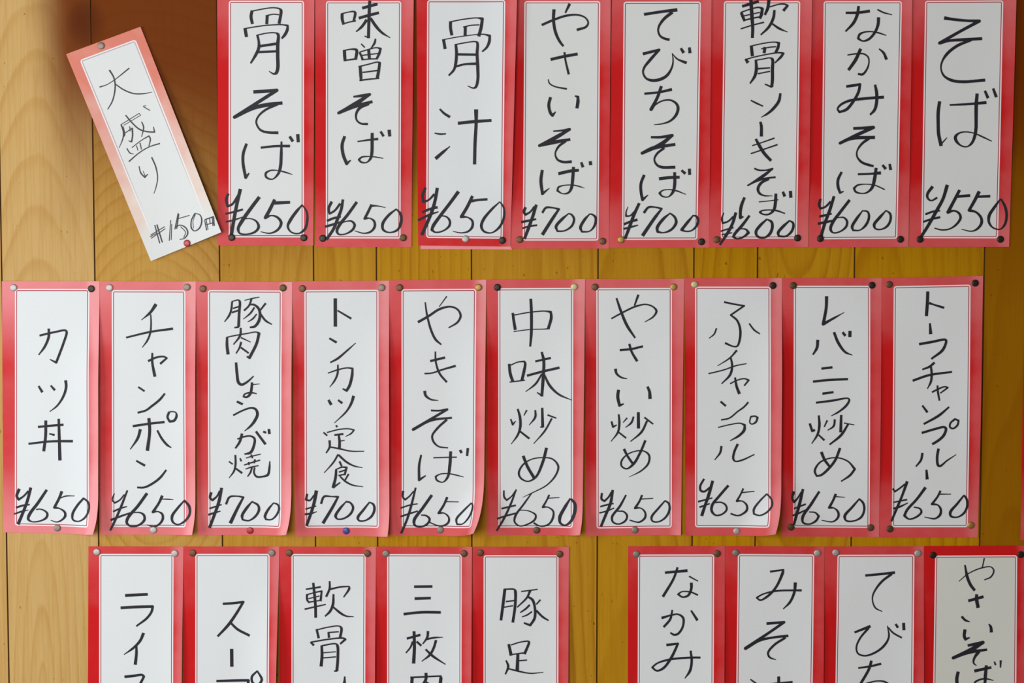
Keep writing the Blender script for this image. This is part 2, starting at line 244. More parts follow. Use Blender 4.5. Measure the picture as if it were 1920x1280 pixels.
  name='-145,985,23 -29,987,25 73,1001,28;-29,1045,25 -38,976,30 -74,893,28 -147,815,17;147,1014,15 203,987,15 279,967,10;157,941,30 153,875,28 122,801,25 67,741,23 12,726,15 -30,750,22 -17,787,22 29,808,15 94,812,12 159,801,15 229,778,10;-126,597,12 -52,608,15 22,608,15 64,580,15 74,534,13 57,470,18 15,419,23 -26,423,20;-6,652,30 -51,553,32 -115,460,28;166,654,12 208,617,23 235,557,27;-132,308,25 -67,317,27 -7,327,25 -20,257,27 -65,174,28 -129,96,28 -194,71,22 -213,100,18 -186,137,22 -112,174,25 9,193,27 213,209,28;133,322,23 148,248,30 149,165,30 131,91,28 90,47,18;-62,-80,28 12,-77,28 122,-71,32 -24,-137,33 -186,-216,28 -89,-174,33 134,-163,32;79,-174,28 14,-225,23 -27,-290,15 -26,-341,17 16,-392,23 72,-415,25 126,-429,22;-169,-485,23 -201,-555,27 -200,-620,28 -181,-676,23 -148,-664,10;-15,-504,20 92,-501,20 194,-492,30;152,-448,28 139,-545,32 117,-629,28 75,-671,18 29,-683,12 -37,-666,20 -51,-634,22 -19,-606,17 56,-597,10 140,-606,12 234,-646,12;212,-420,22 240,-454,28;277,-411,23 287,-462,28',
  price='-362,-736,25 -376,-787,25 -361,-824,20 -315,-806,20 -269,-759,22;-237,-711,27 -277,-843,30 -318,-955,30 -358,-1095,30;-370,-897,23 -314,-885,23 -258,-871,17;-383,-964,25 -313,-950,25 -248,-936,20;-92,-745,27 -174,-852,28 -248,-955,30 -266,-1016,27 -242,-1048,15 -181,-1039,15 -121,-992,23 -113,-941,23 -141,-908,17 -183,-906,12 -220,-913,8;31,-843,13 -24,-918,27 -65,-992,28 -56,-1025,18 5,-1025,13 65,-974,25 92,-899,23 78,-852,18 31,-843,12;250,-841,13 190,-908,28 140,-974,28 154,-1011,17 210,-1016,15 266,-983,23 293,-927,23 288,-871,22 250,-841,12'),
 'r1h': dict(o=(0.4182,1.6764), c=[(-47.23, 118.22), (48.57, 118.71), (46.05, -118.54), (-47.39, -118.39)], m=(11.5, 11.2, 12.0, 10.5, 9.2, 8.0),
  name='-176,932,33 -97,920,27 33,908,25 147,904,30 -21,814,28 -218,702,30 -131,724,25 -1,733,30 173,743,28;73,730,25 -56,676,28 -147,603,28 -193,529,18 -201,464,15 -172,400,20 -97,358,28 5,346,28 207,361,28;-210,162,30 -221,67,32 -219,-81,30;-114,132,17 46,139,22 222,154,28;137,234,30 131,132,33 133,-81,30;209,261,23 238,197,28;285,282,23 314,206,28;-219,-73,30 -215,-133,32 -190,-244,32;-186,-226,15 -136,-170,8;133,-68,30 125,-142,30 98,-217,25 52,-254,13 -4,-244,15 -51,-198,28 -57,-161,30 -25,-129,17 31,-117,12 115,-129,12 190,-161,15 279,-203,10',
  price='-264,-625,30 -309,-690,27 -309,-727,22 -276,-755,15 -220,-727,20;-127,-611,33 -164,-737,30 -228,-858,32 -300,-988,30 -364,-1091,28;-325,-881,20 -256,-856,20 -191,-848,15;-343,-951,20 -273,-927,20 -190,-909,22;-12,-658,28 -61,-755,30 -116,-862,32 -60,-848,17 -13,-872,22 2,-913,25 -30,-969,22 -95,-1016,15 -169,-1027,15 -239,-1011,12;-29,-716,27 85,-707,27;171,-671,32 125,-764,30 80,-844,28 146,-862,20 193,-913,25 199,-960,28 167,-1011,23 111,-1039,13 13,-1021,8;162,-718,23 272,-713,27;372,-737,15 313,-820,27 268,-895,30 269,-960,23 307,-1007,15 372,-1021,13 414,-979,23 431,-895,25 415,-811,25 377,-741,17'),
 'r2a': dict(o=(-0.4329,1.4070), c=[(-44.1, 118.84), (47.2, 118.84), (43.74, -119.86), (-46.84, -117.83)], m=(12.2, 10.8, 9.5, 9.2, 7.2, 6.7),
  name='-95,680,20 36,710,20 149,727,20 158,710,23 129,614,23 55,426,23 -5,456,8;-10,743,23 -11,670,25 -50,576,23 -108,499,12;-114,204,18 -81,148,25;0,209,17 37,167,23;142,256,28 146,200,25 121,115,23 58,20,17 -13,-36,8;-124,-181,22 -15,-170,22 112,-160,23;-216,-340,20 -18,-318,22 199,-314,25;-52,-123,27 -56,-266,27 -76,-408,28;70,-106,23 72,-266,27 75,-494,32;-21,-245,12 26,-257,22',
  price='-312,-769,28 -337,-835,27 -319,-868,22 -271,-835,18 -228,-788,18;-204,-757,28 -239,-883,28 -279,-987,28 -328,-1101,30;-344,-944,20 -282,-925,20 -218,-916,15;-364,-1006,15 -297,-982,18 -231,-968,8;-55,-778,25 -140,-902,28 -218,-1006,30 -233,-1054,25 -200,-1078,13 -124,-1073,15 -62,-1040,23 -52,-1002,22 -80,-973,15 -122,-959,12 -156,-963,12;88,-792,27 63,-854,25 15,-944,25 66,-954,13 113,-987,22 117,-1025,25 83,-1063,18 36,-1082,12 -20,-1065,7;77,-852,12 125,-835,13 210,-832,7;299,-852,20 237,-921,23 188,-1006,25 192,-1059,18 244,-1073,13 310,-1035,20 349,-959,20 345,-892,20 299,-852,17'),
 'r2b': dict(o=(-0.3419,1.4063), c=[(-43.54, 119.55), (46.17, 119.3), (43.87, -119.4), (-46.5, -119.45)], m=(11.2, 11.2, 9.7, 9.0, 8.3, 7.3),
  name='86,978,32 33,903,25 -52,832,7;-195,668,18 26,720,20 242,751,23;36,884,12 39,809,15 31,715,18 2,640,18 -46,576,8;9,447,22 80,480,20 155,489,17 183,475,18 121,422,22;47,522,18 46,433,23 68,303,28;-88,202,17 -32,164,18;160,141,18 112,84,23 36,23,22 -21,-18,20 -96,-39,20;-143,-166,23 6,-144,23 152,-127,23;7,-94,30 13,-212,28 -11,-396,32;-75,-198,28 -99,-278,25 -171,-384,10;85,-207,18 126,-283,22 177,-344,22 215,-368,10;200,-32,23 183,-80,22 204,-122,22 246,-113,25 270,-70,23 261,-34,13 205,-28,12;-116,-494,18 -37,-539,23;165,-581,18 103,-657,23 17,-719,22 -49,-747,20 -110,-747,18',
  price='-328,-804,12 -347,-866,13 -324,-893,17 -277,-866,15 -234,-814,13;-205,-776,17 -268,-933,23 -327,-1066,23 -370,-1153,20;-340,-975,17 -278,-947,17 -212,-928,12;-364,-1056,23 -279,-1023,20 -184,-990,17;-21,-804,28 -108,-923,28 -204,-1037,30 -214,-1085,25 -176,-1115,17 -101,-1104,20 -48,-1056,25 -52,-1009,23 -90,-985,15 -146,-985,12;124,-826,27 91,-895,23 33,-980,25 80,-975,12 122,-999,22 126,-1047,25 88,-1099,20 41,-1118,17 -25,-1102,8;115,-857,10 176,-857,13 228,-861,7;336,-866,15 269,-942,23 216,-1018,27 221,-1071,22 267,-1096,13 334,-1066,22 386,-999,25 383,-923,27 336,-866,20'),
 'r2c': dict(o=(-0.2514,1.4060), c=[(-44.23, 119.79), (45.83, 119.29), (43.73, -119.42), (-45.33, -119.67)], m=(11.2, 10.2, 9.5, 9.8, 8.2, 7.1),
  name='-106,1003,18 -116,924,20 -135,877,20 -178,819,10;-110,1008,12 -45,1022,13 -34,1008,23 -41,896,25 -47,774,27;-47,769,20 -85,764,15;-97,944,15 -45,961,15;-107,905,18 -46,926,17;11,1019,8 77,1036,12 150,1050,10;77,1036,20 53,971,18 6,924,18;53,975,13 95,980,20 142,943,25 155,886,27 141,821,28 103,774,25 60,766,17;102,952,17 66,900,18 -2,844,8;123,891,13 89,849,17 38,816,8;208,991,20 151,919,15;151,905,18 206,830,20 264,795,12;-156,670,22 -157,595,27 -148,515,30;-161,672,13 -86,689,13 27,708,13 121,722,12 144,708,27 120,614,27 53,482,28 27,492,13;-27,760,18 -34,689,22 -96,606,12;-25,670,15 64,628,8;-25,628,20 -40,576,18 -73,522,12;-26,576,18 44,525,17;-74,435,23 -66,332,27 -52,247,28 -24,228,25 32,256,20 89,308,12;74,247,23 69,190,25 55,138,25 22,110,20 -7,115,17 3,138,15 60,153,17 116,143,12;74,228,12 145,236,8;-68,68,22 -17,44,22;-104,-60,17 -17,-16,17 58,8,18 105,-2,23 123,-49,28 95,-115,28 57,-162,22 0,-209,8;-67,-285,15 -1,-262,17 56,-257,17 93,-280,22 88,-342,25 54,-413,27 -2,-427,15;-24,-236,25 -48,-314,23 -88,-372,17;108,-214,22 196,-332,25;178,-214,20 202,-224,22;230,-191,25 235,-233,28;-149,-498,13 -116,-522,15;-45,-467,13 -34,-494,18;-89,-437,18 -88,-522,20 -103,-588,18 -150,-653,8;-84,-565,17 -28,-607,20;11,-465,10 73,-446,13 150,-427,10;59,-432,15 73,-465,15;-8,-531,12 63,-508,15 143,-484,13;35,-503,13 39,-531,13;96,-479,18 86,-512,18;6,-569,10 62,-550,15 129,-536,10;67,-550,17 53,-598,18 24,-640,12;91,-555,17 86,-607,18 109,-640,20 165,-640,18 217,-622,25 232,-560,22 237,-494,12',
  price='-321,-792,28 -331,-845,23 -308,-864,22 -265,-826,18 -241,-778,17;-222,-750,28 -247,-873,30 -286,-987,28 -339,-1125,28;-337,-944,18 -224,-906,13;-347,-1002,20 -290,-985,20 -236,-968,10;-181,-902,22 -148,-835,20 -81,-826,13 -17,-837,20 -73,-940,28 -142,-1081,33;64,-878,15 12,-940,27 -31,-1011,28 -27,-1049,18 30,-1059,15 96,-1016,22 130,-954,25 120,-911,22 64,-878,15;267,-890,13 219,-949,23 186,-1016,27 195,-1046,17 247,-1046,15 294,-1006,20 323,-940,22 309,-902,18 267,-887,12'),
 'r2d': dict(o=(-0.1601,1.4057), c=[(-45.3, 120.11), (45.16, 120.61), (44.78, -120.11), (-44.64, -120.62)], m=(11.2, 9.3, 9.9, 10.0, 8.4, 8.1),
  name='-53,1038,32 -54,780,32;-32,927,15 94,852,20;-110,666,18 -45,628,23;135,622,8 50,547,18 -35,476,22 -102,440,15;-125,340,12 -26,373,15 59,389,13 105,382,20 100,316,27 76,222,27 48,175,25 11,192,12;-32,418,15 -36,335,20 -64,269,18 -110,208,7;-122,85,23 -98,43,28;-32,85,18 5,57,23;113,123,28 94,61,25 47,-19,18 -67,-129,8;-53,-154,17 -43,-168,17;-171,-220,15 -138,-249,17;-138,-220,12 -29,-192,13 65,-185,13 116,-197,15 88,-230,15 36,-258,7;-67,-244,18 13,-235,20;-30,-239,20 -21,-301,25 -23,-372,27;-11,-301,12 26,-294,10;-115,-296,23 -115,-358,20 -148,-414,13;-106,-358,15 -30,-372,17 82,-396,13 209,-396,10;-36,-429,17 -78,-500,17 -168,-602,8;-31,-433,20 44,-500,20 119,-538,15 194,-552,7;-22,-495,20 -3,-538,17;-55,-576,22 -60,-642,25 -85,-742,28;-60,-571,12 6,-547,15 44,-552,20 24,-623,20;-27,-595,15 29,-576,15;-32,-628,15 29,-614,15;-85,-742,22 -18,-694,12;-18,-637,15 34,-685,18 99,-718,15 198,-732,8;62,-614,17 29,-670,15',
  price='-330,-803,22 -340,-856,22 -307,-865,18 -264,-813,15;-242,-773,33 -265,-889,30 -294,-984,28 -337,-1103,27;-345,-946,17 -246,-917,12;-350,-995,20 -298,-989,20 -240,-970,8;-199,-894,22 -170,-827,22 -99,-827,13 -38,-830,20 -90,-927,27 -181,-1079,30;37,-875,13 -25,-946,25 -63,-1013,27 -44,-1041,15 22,-1032,18 84,-984,23 103,-927,23 75,-884,18 37,-875,18;259,-878,15 202,-951,23 147,-1027,27 159,-1055,17 211,-1055,15 277,-1013,23 306,-946,25 296,-898,22 259,-878,13'),
 'r2e': dict(o=(-0.0701,1.4064), c=[(-44.7, 120.42), (45.96, 120.92), (43.42, -120.8), (-44.68, -120.55)], m=(11.4, 10.8, 9.3, 8.5, 8.5, 7.7),
  name='-178,812,25 -80,868,23 24,934,23 127,956,18 192,929,18 220,873,22 192,812,20 108,759,13;90,1053,12 19,956,8;-112,997,13 -94,873,18 -56,732,22 -15,648,23 37,601,15;-64,446,23 71,479,23;-119,328,15 -53,333,15 50,366,18 171,401,22;-18,535,15 -13,432,18 22,328,20 88,248,20;-119,163,28 -110,121,25 -63,85,17 7,75,8;-59,-19,18 12,-21,18 92,-10,23 -228,-199,28 -64,-114,25 134,-88,20;87,-107,23 2,-185,22 -50,-260,20 -36,-317,20 11,-360,15 98,-372,13;-154,-440,18 -173,-535,23 -174,-677,25 -112,-635,12;-38,-466,13 180,-459,13;124,-407,27 116,-535,30 95,-649,23 48,-698,12 -9,-677,18 -18,-644,18 20,-622,12 105,-616,12 180,-630,13 244,-646,8;213,-393,25 227,-417,25;286,-374,25 279,-445,22',
  price='-325,-782,22 -328,-839,18 -306,-863,18 -264,-829,15 -226,-782,13;-207,-751,18 -245,-905,23 -288,-1048,23 -345,-1183,22;-349,-943,15 -264,-915,15 -190,-903,12;-349,-1024,18 -278,-1000,18 -189,-972,15;-56,-822,27 -141,-943,28 -222,-1058,30 -217,-1105,22 -161,-1122,15 -95,-1091,22 -76,-1048,23 -109,-1015,17 -156,-1010,12;90,-841,23 57,-915,22 9,-991,23 61,-991,12 104,-1029,18 103,-1077,23 56,-1110,18 0,-1110,13 -71,-1081,12;85,-882,10 198,-883,8;321,-891,15 250,-962,20 179,-1048,23 188,-1094,17 245,-1091,13 306,-1029,20 335,-953,20 335,-905,17 321,-891,17'),
 'r2f': dict(o=(0.0217,1.4070), c=[(-45.51, 120.29), (46.64, 120.79), (44.49, -120.41), (-45.62, -120.67)], m=(10.9, 11.1, 11.0, 8.8, 8.1, 7.1),
  name='-211,890,23 -201,820,27 -187,735,28;-211,869,12 -70,895,12 89,909,12 145,900,23 150,848,28 122,743,27;-201,717,10 -42,737,10 70,740,10 122,743,13;-42,1022,27 -36,895,28 -37,698,27 -47,578,20;-244,411,25 -234,322,28 -211,251,28;-239,397,12 -164,430,12 -103,437,17 -94,416,25 -108,331,28 -126,256,27;-239,242,12 -98,260,13;3,437,20 144,469,22;-75,303,23 71,342,23 225,378,25;61,524,22 80,444,28 75,284,30 62,110,27;62,114,17 19,144,12;61,317,17 5,227,20 -89,152,8;85,312,18 137,209,25 221,128,20 343,75,8;-230,-106,13 -211,-158,20 -183,-125,8;-164,-12,18 -143,-87,25 -140,-182,25 -164,-257,20 -225,-342,7;-140,-224,18 -56,-290,20;-79,-23,17 -106,-73,8;1,-23,17 1,-87,22 -56,-163,8;66,-2,22 71,-182,28;71,-182,17 48,-182,12;118,-68,17 198,-97,13;156,-101,17 90,-219,18 -13,-338,8;-112,-456,27 -70,-560,27 -8,-665,28;107,-380,28 72,-513,27 6,-655,22 -69,-696,13 -135,-665,18 -154,-617,20 -117,-541,17 -41,-489,12 72,-470,12 166,-485,15 218,-551,20 194,-636,18 110,-731,13 -22,-802,10 -117,-847,5',
  price='-294,-783,15 -291,-845,18 -267,-874,17 -220,-836,13 -187,-788,13;-178,-774,15 -230,-912,20 -296,-1054,22 -362,-1164,18;-315,-954,18 -183,-923,17;-357,-1050,18 -267,-1021,18 -183,-999,17;-32,-807,12 -107,-912,18 -187,-1026,22 -192,-1083,18 -145,-1119,12 -69,-1102,15 -3,-1059,20 6,-1016,18 -41,-983,12 -88,-971,10 -145,-969,10;133,-824,18 110,-874,17 72,-940,20 119,-940,12 171,-978,18 167,-1045,22 129,-1102,18 72,-1121,15 35,-1116,13 -13,-1090,18;124,-855,10 228,-847,8;331,-855,17 280,-940,30 233,-1035,32 237,-1088,23 280,-1110,17 336,-1073,27 374,-978,32 374,-902,28 336,-857,20'),
 'r2g': dict(o=(0.1145,1.4070), c=[(-45.85, 120.84), (46.44, 121.09), (44.63, -120.36), (-45.23, -121.58)], m=(10.2, 10.5, 11.4, 8.6, 8.5, 7.1),
  name='-214,839,15 -102,900,17 10,952,18 104,971,15 170,952,15 207,910,22 179,858,17 97,806,8;36,1060,23 1,961,15;-168,1029,18 -125,905,25 -69,774,27 7,659,18;-133,543,22 -25,553,22 79,578,22;-46,600,22 -25,529,22 27,440,25;-175,365,28 -165,322,22 -118,285,17 -67,275,10;-146,167,28 -153,105,30 -136,22,27 -97,37,12;126,198,23 145,153,28 150,87,32;-211,-129,18 -196,-181,20 -163,-162,12;-143,-63,18 -137,-143,23 -149,-228,20 -215,-318,8;-140,-233,15 -74,-285,17;-65,-96,15 -102,-139,8;-4,-85,17 -23,-139,20 -79,-186,8;41,-44,28 43,-192,30;99,-91,17 180,-153,15;123,-124,20 72,-228,22 -31,-318,10;-92,-391,25 -59,-456,22 -7,-531,23;108,-309,23 63,-418,23 -2,-531,25 -68,-577,15 -115,-550,17 -115,-503,18 -68,-446,13 16,-410,12 92,-408,13 143,-446,20 139,-522,20 74,-593,15 -44,-655,5',
  price='-298,-807,20 -302,-864,22 -274,-883,20 -236,-845,18 -208,-797,18;-197,-780,25 -217,-902,28 -259,-1006,27 -306,-1122,25;-312,-935,17 -255,-919,17 -189,-906,13;-321,-995,15 -255,-978,15 -184,-949,12;-72,-826,17 -128,-930,23 -203,-1035,23 -193,-1082,18 -141,-1101,15 -75,-1068,20 -61,-1020,20 -94,-982,15 -151,-978,12;79,-827,20 56,-883,20 14,-949,23 66,-949,12 108,-987,18 109,-1040,22 57,-1082,17 19,-1080,13 -36,-1063,12;70,-864,12 183,-856,10;296,-878,15 235,-949,20 170,-1035,23 179,-1073,17 236,-1078,15 302,-1035,20 339,-959,23 330,-902,20 296,-878,15'),
 'r2h': dict(o=(0.2075,1.4073), c=[(-46.34, 121.48), (44.96, 121.48), (45.25, -121.48), (-43.86, -121.48)], m=(10.0, 9.0, 10.6, 9.5, 8.0, 8.0),
  name='-90,990,18 13,969,17 97,955,17 -28,869,17 33,817,20 62,732,23 58,638,23 35,577,18 -3,575,15 -78,606,20;-161,744,15 -182,690,15 -230,651,8;146,789,15 193,728,17 245,693,13;31,537,20 -30,469,15 -147,392,8;-231,319,13 -95,352,13 27,394,13 123,413,10;-25,469,17 -11,394,22 -29,309,23 -108,224,12;-28,224,13 28,253,13 103,272,13 145,257,18 104,206,15;17,281,18 33,196,25 59,130,28;-116,55,20 -69,15,20;142,50,18 105,7,17 44,-38,15 -35,-101,15 -110,-117,15;-138,-188,12 -25,-161,12 69,-149,13 111,-166,22 107,-213,28 60,-265,23 -24,-314,10;167,-85,15 158,-142,13 177,-156,13 214,-137,20 230,-95,20 209,-81,17 167,-85,17;-106,-366,22 -117,-426,20 -168,-495,10;47,-346,23 15,-421,23 6,-483,22 25,-509,15 90,-497,17 203,-443,12',
  price='-268,-677,20 -303,-744,22 -298,-786,22 -265,-796,20 -209,-753,18;-186,-696,28 -223,-829,30 -255,-924,27 -287,-1024,30;-321,-891,18 -189,-856,13;-307,-943,18 -213,-910,13;-39,-739,25 -124,-839,25 -189,-924,27 -193,-981,25 -155,-1021,17 -94,-1010,17 -52,-967,20 -62,-924,18 -104,-898,15 -161,-900,15;102,-767,17 79,-820,17 42,-886,20 94,-886,13 136,-924,20 137,-972,23 85,-1015,18 48,-1024,15 -14,-1005,17;93,-805,13 206,-791,10;319,-815,15 254,-886,18 203,-962,22 203,-1005,18 255,-1019,15 330,-981,18 372,-915,20 362,-858,18 319,-812,15'),
 'r2i': dict(o=(0.2998,1.4068), c=[(-47.14, 121.99), (45.9, 121.99), (46.56, -122.24), (-45.33, -121.74)], m=(10.8, 10.8, 10.7, 9.0, 7.2, 8.6),
  name='-56,1047,30 -58,944,28 -84,789,30 -1,836,22 111,899,7;-134,639,28 -140,568,27 -177,503,17;18,711,25 58,615,27 125,526,22 191,498,8;99,711,22 123,681,27;167,723,30 166,670,30;-94,371,23 4,383,23;-172,248,23 -50,262,23 151,272,23;-82,135,23 17,149,22;-142,50,20 8,69,22 158,90,15 168,74,20 140,22,23 66,-39,18 0,-75,8;-201,-147,22 -177,-217,23 -153,-208,23;-117,-71,20 -110,-161,25 -125,-246,22 -180,-336,10;-115,-255,15 -63,-304,20;-37,-118,17 -64,-178,12;34,-109,20 25,-170,20 -31,-210,10;94,-68,23 91,-227,28;123,-142,13 217,-159,8;161,-151,20 96,-255,25 -11,-345,17;-88,-418,28 -56,-492,25 -13,-549,23;86,-380,25 43,-492,25 -22,-577,25 -88,-634,22 -130,-644,17 -149,-596,22 -108,-520,17 -23,-478,13 71,-471,13 165,-506,15 227,-577,22 185,-634,22 101,-693,13',
  price='-345,-791,28 -357,-853,23 -339,-891,22 -307,-853,17 -274,-796,15;-258,-769,25 -287,-900,30 -319,-1024,28 -339,-1105,23;-339,-952,17 -231,-910,17;-352,-1019,18 -291,-995,18 -226,-962,13;-105,-791,22 -179,-910,27 -258,-1033,28 -253,-1086,20 -196,-1100,15 -130,-1067,22 -107,-1024,22 -140,-990,15 -197,-984,12;51,-815,25 28,-872,22 -9,-943,25 38,-948,13 76,-986,22 77,-1033,23 30,-1076,15 -78,-1064,8;47,-838,12 136,-845,8;273,-860,15 208,-938,23 138,-1024,28 153,-1067,18 228,-1069,15 294,-1033,22 321,-967,22 311,-900,22 273,-860,17'),
 'r2j': dict(o=(0.3931,1.4069), c=[(-47.27, 121.87), (47.34, 123.87), (46.39, -122.87), (-46.45, -122.87)], m=(11.1, 11.7, 11.5, 9.5, 7.8, 9.8),
  name='-43,1091,30 -45,990,30 -52,866,30;-26,985,25 7,973,17 111,941,22;-18,795,18 -10,697,32;-114,600,25 -6,619,25 125,642,23 136,633,23 107,548,27 1,462,20;29,426,23 -17,388,22 -82,362,17;-170,257,23 -21,308,23 193,339,20;-3,388,20 5,323,23 -1,247,22 -33,181,10;12,148,17 75,181,17 131,200,13 158,191,17 90,139,13;61,211,17 66,153,20 82,70,17;-77,21,18 -30,-41,23;172,8,17 79,-72,25 -61,-152,20;-78,-236,23 43,-200,23 128,-181,22 147,-195,25 129,-256,27 82,-304,25 22,-342,23;230,-105,20 188,-143,18 184,-181,18 212,-195,17 254,-162,20 263,-119,18 230,-105,18;-71,-427,23 -84,-493,22 -130,-553,15;79,-387,25 68,-465,25 77,-541,25 96,-550,22 161,-498,15 245,-441,8;-31,-586,20 -23,-673,30',
  price='-344,-764,18 -325,-792,17 -278,-759,17 -232,-721,17;-211,-697,28 -258,-835,23 -304,-949,25 -354,-1073,20;-338,-894,13 -211,-868,17;-337,-954,20 -276,-935,20 -201,-899,10;-38,-754,28 -117,-863,25 -209,-968,25 -232,-1020,25 -189,-1053,15 -114,-1030,20 -72,-987,22 -87,-954,17 -144,-939,12;104,-785,20 81,-835,20 26,-911,23 82,-920,15 111,-963,23 103,-1015,25 56,-1049,17 9,-1044,13 -43,-1033,7;100,-816,12 203,-816,8;326,-827,17 261,-911,23 201,-987,28 206,-1025,22 263,-1036,15 329,-996,22 360,-920,23 350,-859,22 326,-827,18'),
 'r2k': dict(o=(0.5262,1.4054), c=[(-46.73, 121.89), (46.53, 123.88), (46.78, -121.87), (-46.58, -123.9)], m=(11.0, 11.2, 11.0, 9.0, 8.0, 9.0),
  name='',
  price=''),
 'r3a': dict(o=(-0.3572,1.1537), c=[(-42.64, 121.86), (47.0, 121.71), (42.66, -122.04), (-47.03, -121.53)], m=(10.2, 11.0, 9.2, 7.8, 7.1, 7.2),
  name='-83,751,28 125,762,28;-127,633,28 14,641,28 173,646,26 164,600,23 119,536,23 17,458,17;83,390,28 52,320,26 -13,250,23 -104,185,9;14,277,21 13,190,26 1,91,30;-100,-28,26 -16,-20,26 64,-10,23 82,-26,23 36,-113,26 -30,-210,26 -111,-291,13;8,-161,19 77,-221,24 135,-275,24',
  price=''),
 'r3b': dict(o=(-0.2671,1.1533), c=[(-42.99, 122.13), (47.51, 122.13), (41.45, -122.13), (-45.97, -122.13)], m=(11.2, 11.4, 9.2, 5.2, 7.0, 8.0),
  name='-62,675,24 42,682,24 130,693,24 63,583,26 -13,475,28 -115,365,21;3,499,21 72,432,24 186,373,24;15,240,32 15,76,32;-130,-65,24 174,-56,26 157,-141,26 97,-238,26 -21,-325,13;260,38,17 206,-22,23 216,-81,24 270,-97,21 304,-43,26 260,38,17',
  price=''),
 'r3c': dict(o=(-0.1750,1.1532), c=[(-44.31, 122.2), (46.55, 121.94), (44.36, -122.07), (-46.61, -122.07)], m=(11.2, 11.5, 9.7, 9.0, 7.0, 8.0),
  name='-198,815,15 -60,837,19;-129,874,23 -117,756,26 -109,648,26 -108,546,26;-188,767,21 -188,713,19 -167,686,17;-183,765,13 -108,786,13 -50,797,17 -61,702,23;-178,724,11 -71,751,11;-167,692,13 -66,708,13;-210,625,17 -13,670,13;26,891,17 25,821,21 -7,745,21;30,815,19 126,837,17 211,842,13 211,821,23 158,740,13;62,767,19 56,670,26 29,605,24 -19,557,15;61,643,17 125,589,23 178,560,17 252,554,8;-100,433,21 -81,349,23;-100,427,13 7,452,13 113,463,13 135,444,24 123,357,26;12,403,19 17,352,23;6,401,13 108,409,13;-159,309,15 -128,280,23;-154,309,15 6,336,15 155,347,17 171,336,23 123,293,17;-53,276,24 -51,174,28 -60,79,30;-48,276,15 80,293,15 96,276,26 99,152,26 89,33,28;89,33,19 63,31,13;-48,206,11 80,217,11;-48,157,13 80,168,13;164,-21,15 158,-97,30 120,-183,30 34,-270,13;-88,-108,21 -29,-156,24',
  price=''),
 'r3d': dict(o=(-0.0838,1.1532), c=[(-44.45, 122.2), (46.05, 121.94), (44.69, -122.07), (-46.28, -122.07)], m=(10.4, 11.0, 9.7, 9.0, 7.1, 8.0),
  name='-85,840,26 82,842,26;-80,726,28 67,731,26;-185,578,26 -27,595,26 161,595,26;-156,344,23 -33,379,24;-90,411,28 -87,260,30 -95,107,32;-103,314,19 -124,260,17 -167,206,13;-65,314,21 -23,276,21;42,413,24 36,357,23 -7,293,13;25,336,19 100,352,19 182,357,8;118,327,24 94,249,24 57,185,23 -18,125,9;20,239,19 89,174,24 206,98,11;-109,-26,30 -115,-140,30 -110,-281,30;-125,-30,17 24,-23,17 163,-16,17 163,-37,32 147,-173,30 130,-286,28 88,-270,13;22,11,28 19,-53,28 -56,-151,15;24,-75,17 115,-129,13;18,-156,24 -51,-259,13;24,-178,17 109,-238,15',
  price=''),
 'r3e': dict(o=(0.0078,1.1532), c=[(-45.02, 122.01), (46.04, 122.01), (45.1, -122.01), (-46.12, -122.01)], m=(10.4, 11.1, 9.9, 9.0, 8.0, 8.0),
  name='-146,816,28 -162,681,28 -183,520,26;-151,816,15 -56,813,17 -47,794,28 -50,649,26 -71,500,26;-135,698,15 -50,708,15;-151,644,13 -71,658,13;10,794,13 163,814,13;93,800,23 62,735,19 -29,644,13;77,741,19 115,714,26 136,649,24 136,541,26 94,471,23 35,493,17;88,665,19 51,628,19 0,593,13;110,601,15 62,568,15 17,552,11;189,714,17 152,671,13;152,611,21 211,552,21 266,518,15;-109,288,26 -87,183,30;-87,282,13 -2,309,13 78,317,15 83,309,23 40,196,26;-77,191,13 40,207,15;-23,191,28 -29,39,34;-13,131,13 62,137,13;-135,133,15 -114,77,24 -141,1,15;-114,55,15 -34,34,17 94,10,13 217,21,9',
  price=''),
 'r3f': dict(o=(0.1555,1.1535), c=[(-46.0, 122.2), (45.45, 122.45), (45.76, -122.33), (-45.21, -122.33)], m=(9.5, 9.0, 10.1, 10.0, 7.9, 8.0),
  name='-108,971,24 99,990,28;8,1020,21 -28,915,23 -128,743,26;118,936,15 201,890,11;139,872,28 139,818,26 111,754,23 58,737,17 15,764,19 47,788,13 132,786,15 201,757,17;-138,538,26 -48,565,17 16,573,17 64,538,23 60,452,21 17,387,23 -20,376,21 -55,396,17;-39,614,17 -58,527,23 -119,452,23;139,608,17 198,517,26;-91,279,26 16,292,21 7,271,23 -45,160,26 -119,58,24 -183,31,19 -226,63,19 -184,101,17 -66,139,21 125,158,21 227,160,21;136,223,21 147,128,24 131,31,26 84,-40,11',
  price=''),
 'r3g': dict(o=(0.2482,1.1534), c=[(-47.02, 122.52), (46.66, 122.01), (47.06, -122.26), (-46.71, -122.26)], m=(12.1, 10.8, 9.4, 11.0, 7.5, 8.0),
  name='-43,982,21 81,999,17 74,969,28 17,840,24 -57,754,24 -136,709,17 -169,733,17 -110,767,15 17,797,19 177,803,19 253,803,23;195,875,30 187,787,26 146,690,24 83,625,11;-71,485,26 92,498,26 -33,409,26 -271,247,32 -138,323,26 -21,350,23 131,368,26;106,350,23 1,280,23 -57,204,21 -41,161,19 18,139,9;-221,-50,13 -156,-99,19;-257,-175,13 -187,-202,19;-245,-326,26 -134,-207,11;46,-25,28 47,-164,30 44,-337,30;-39,-99,26 175,-77,26',
  price=''),
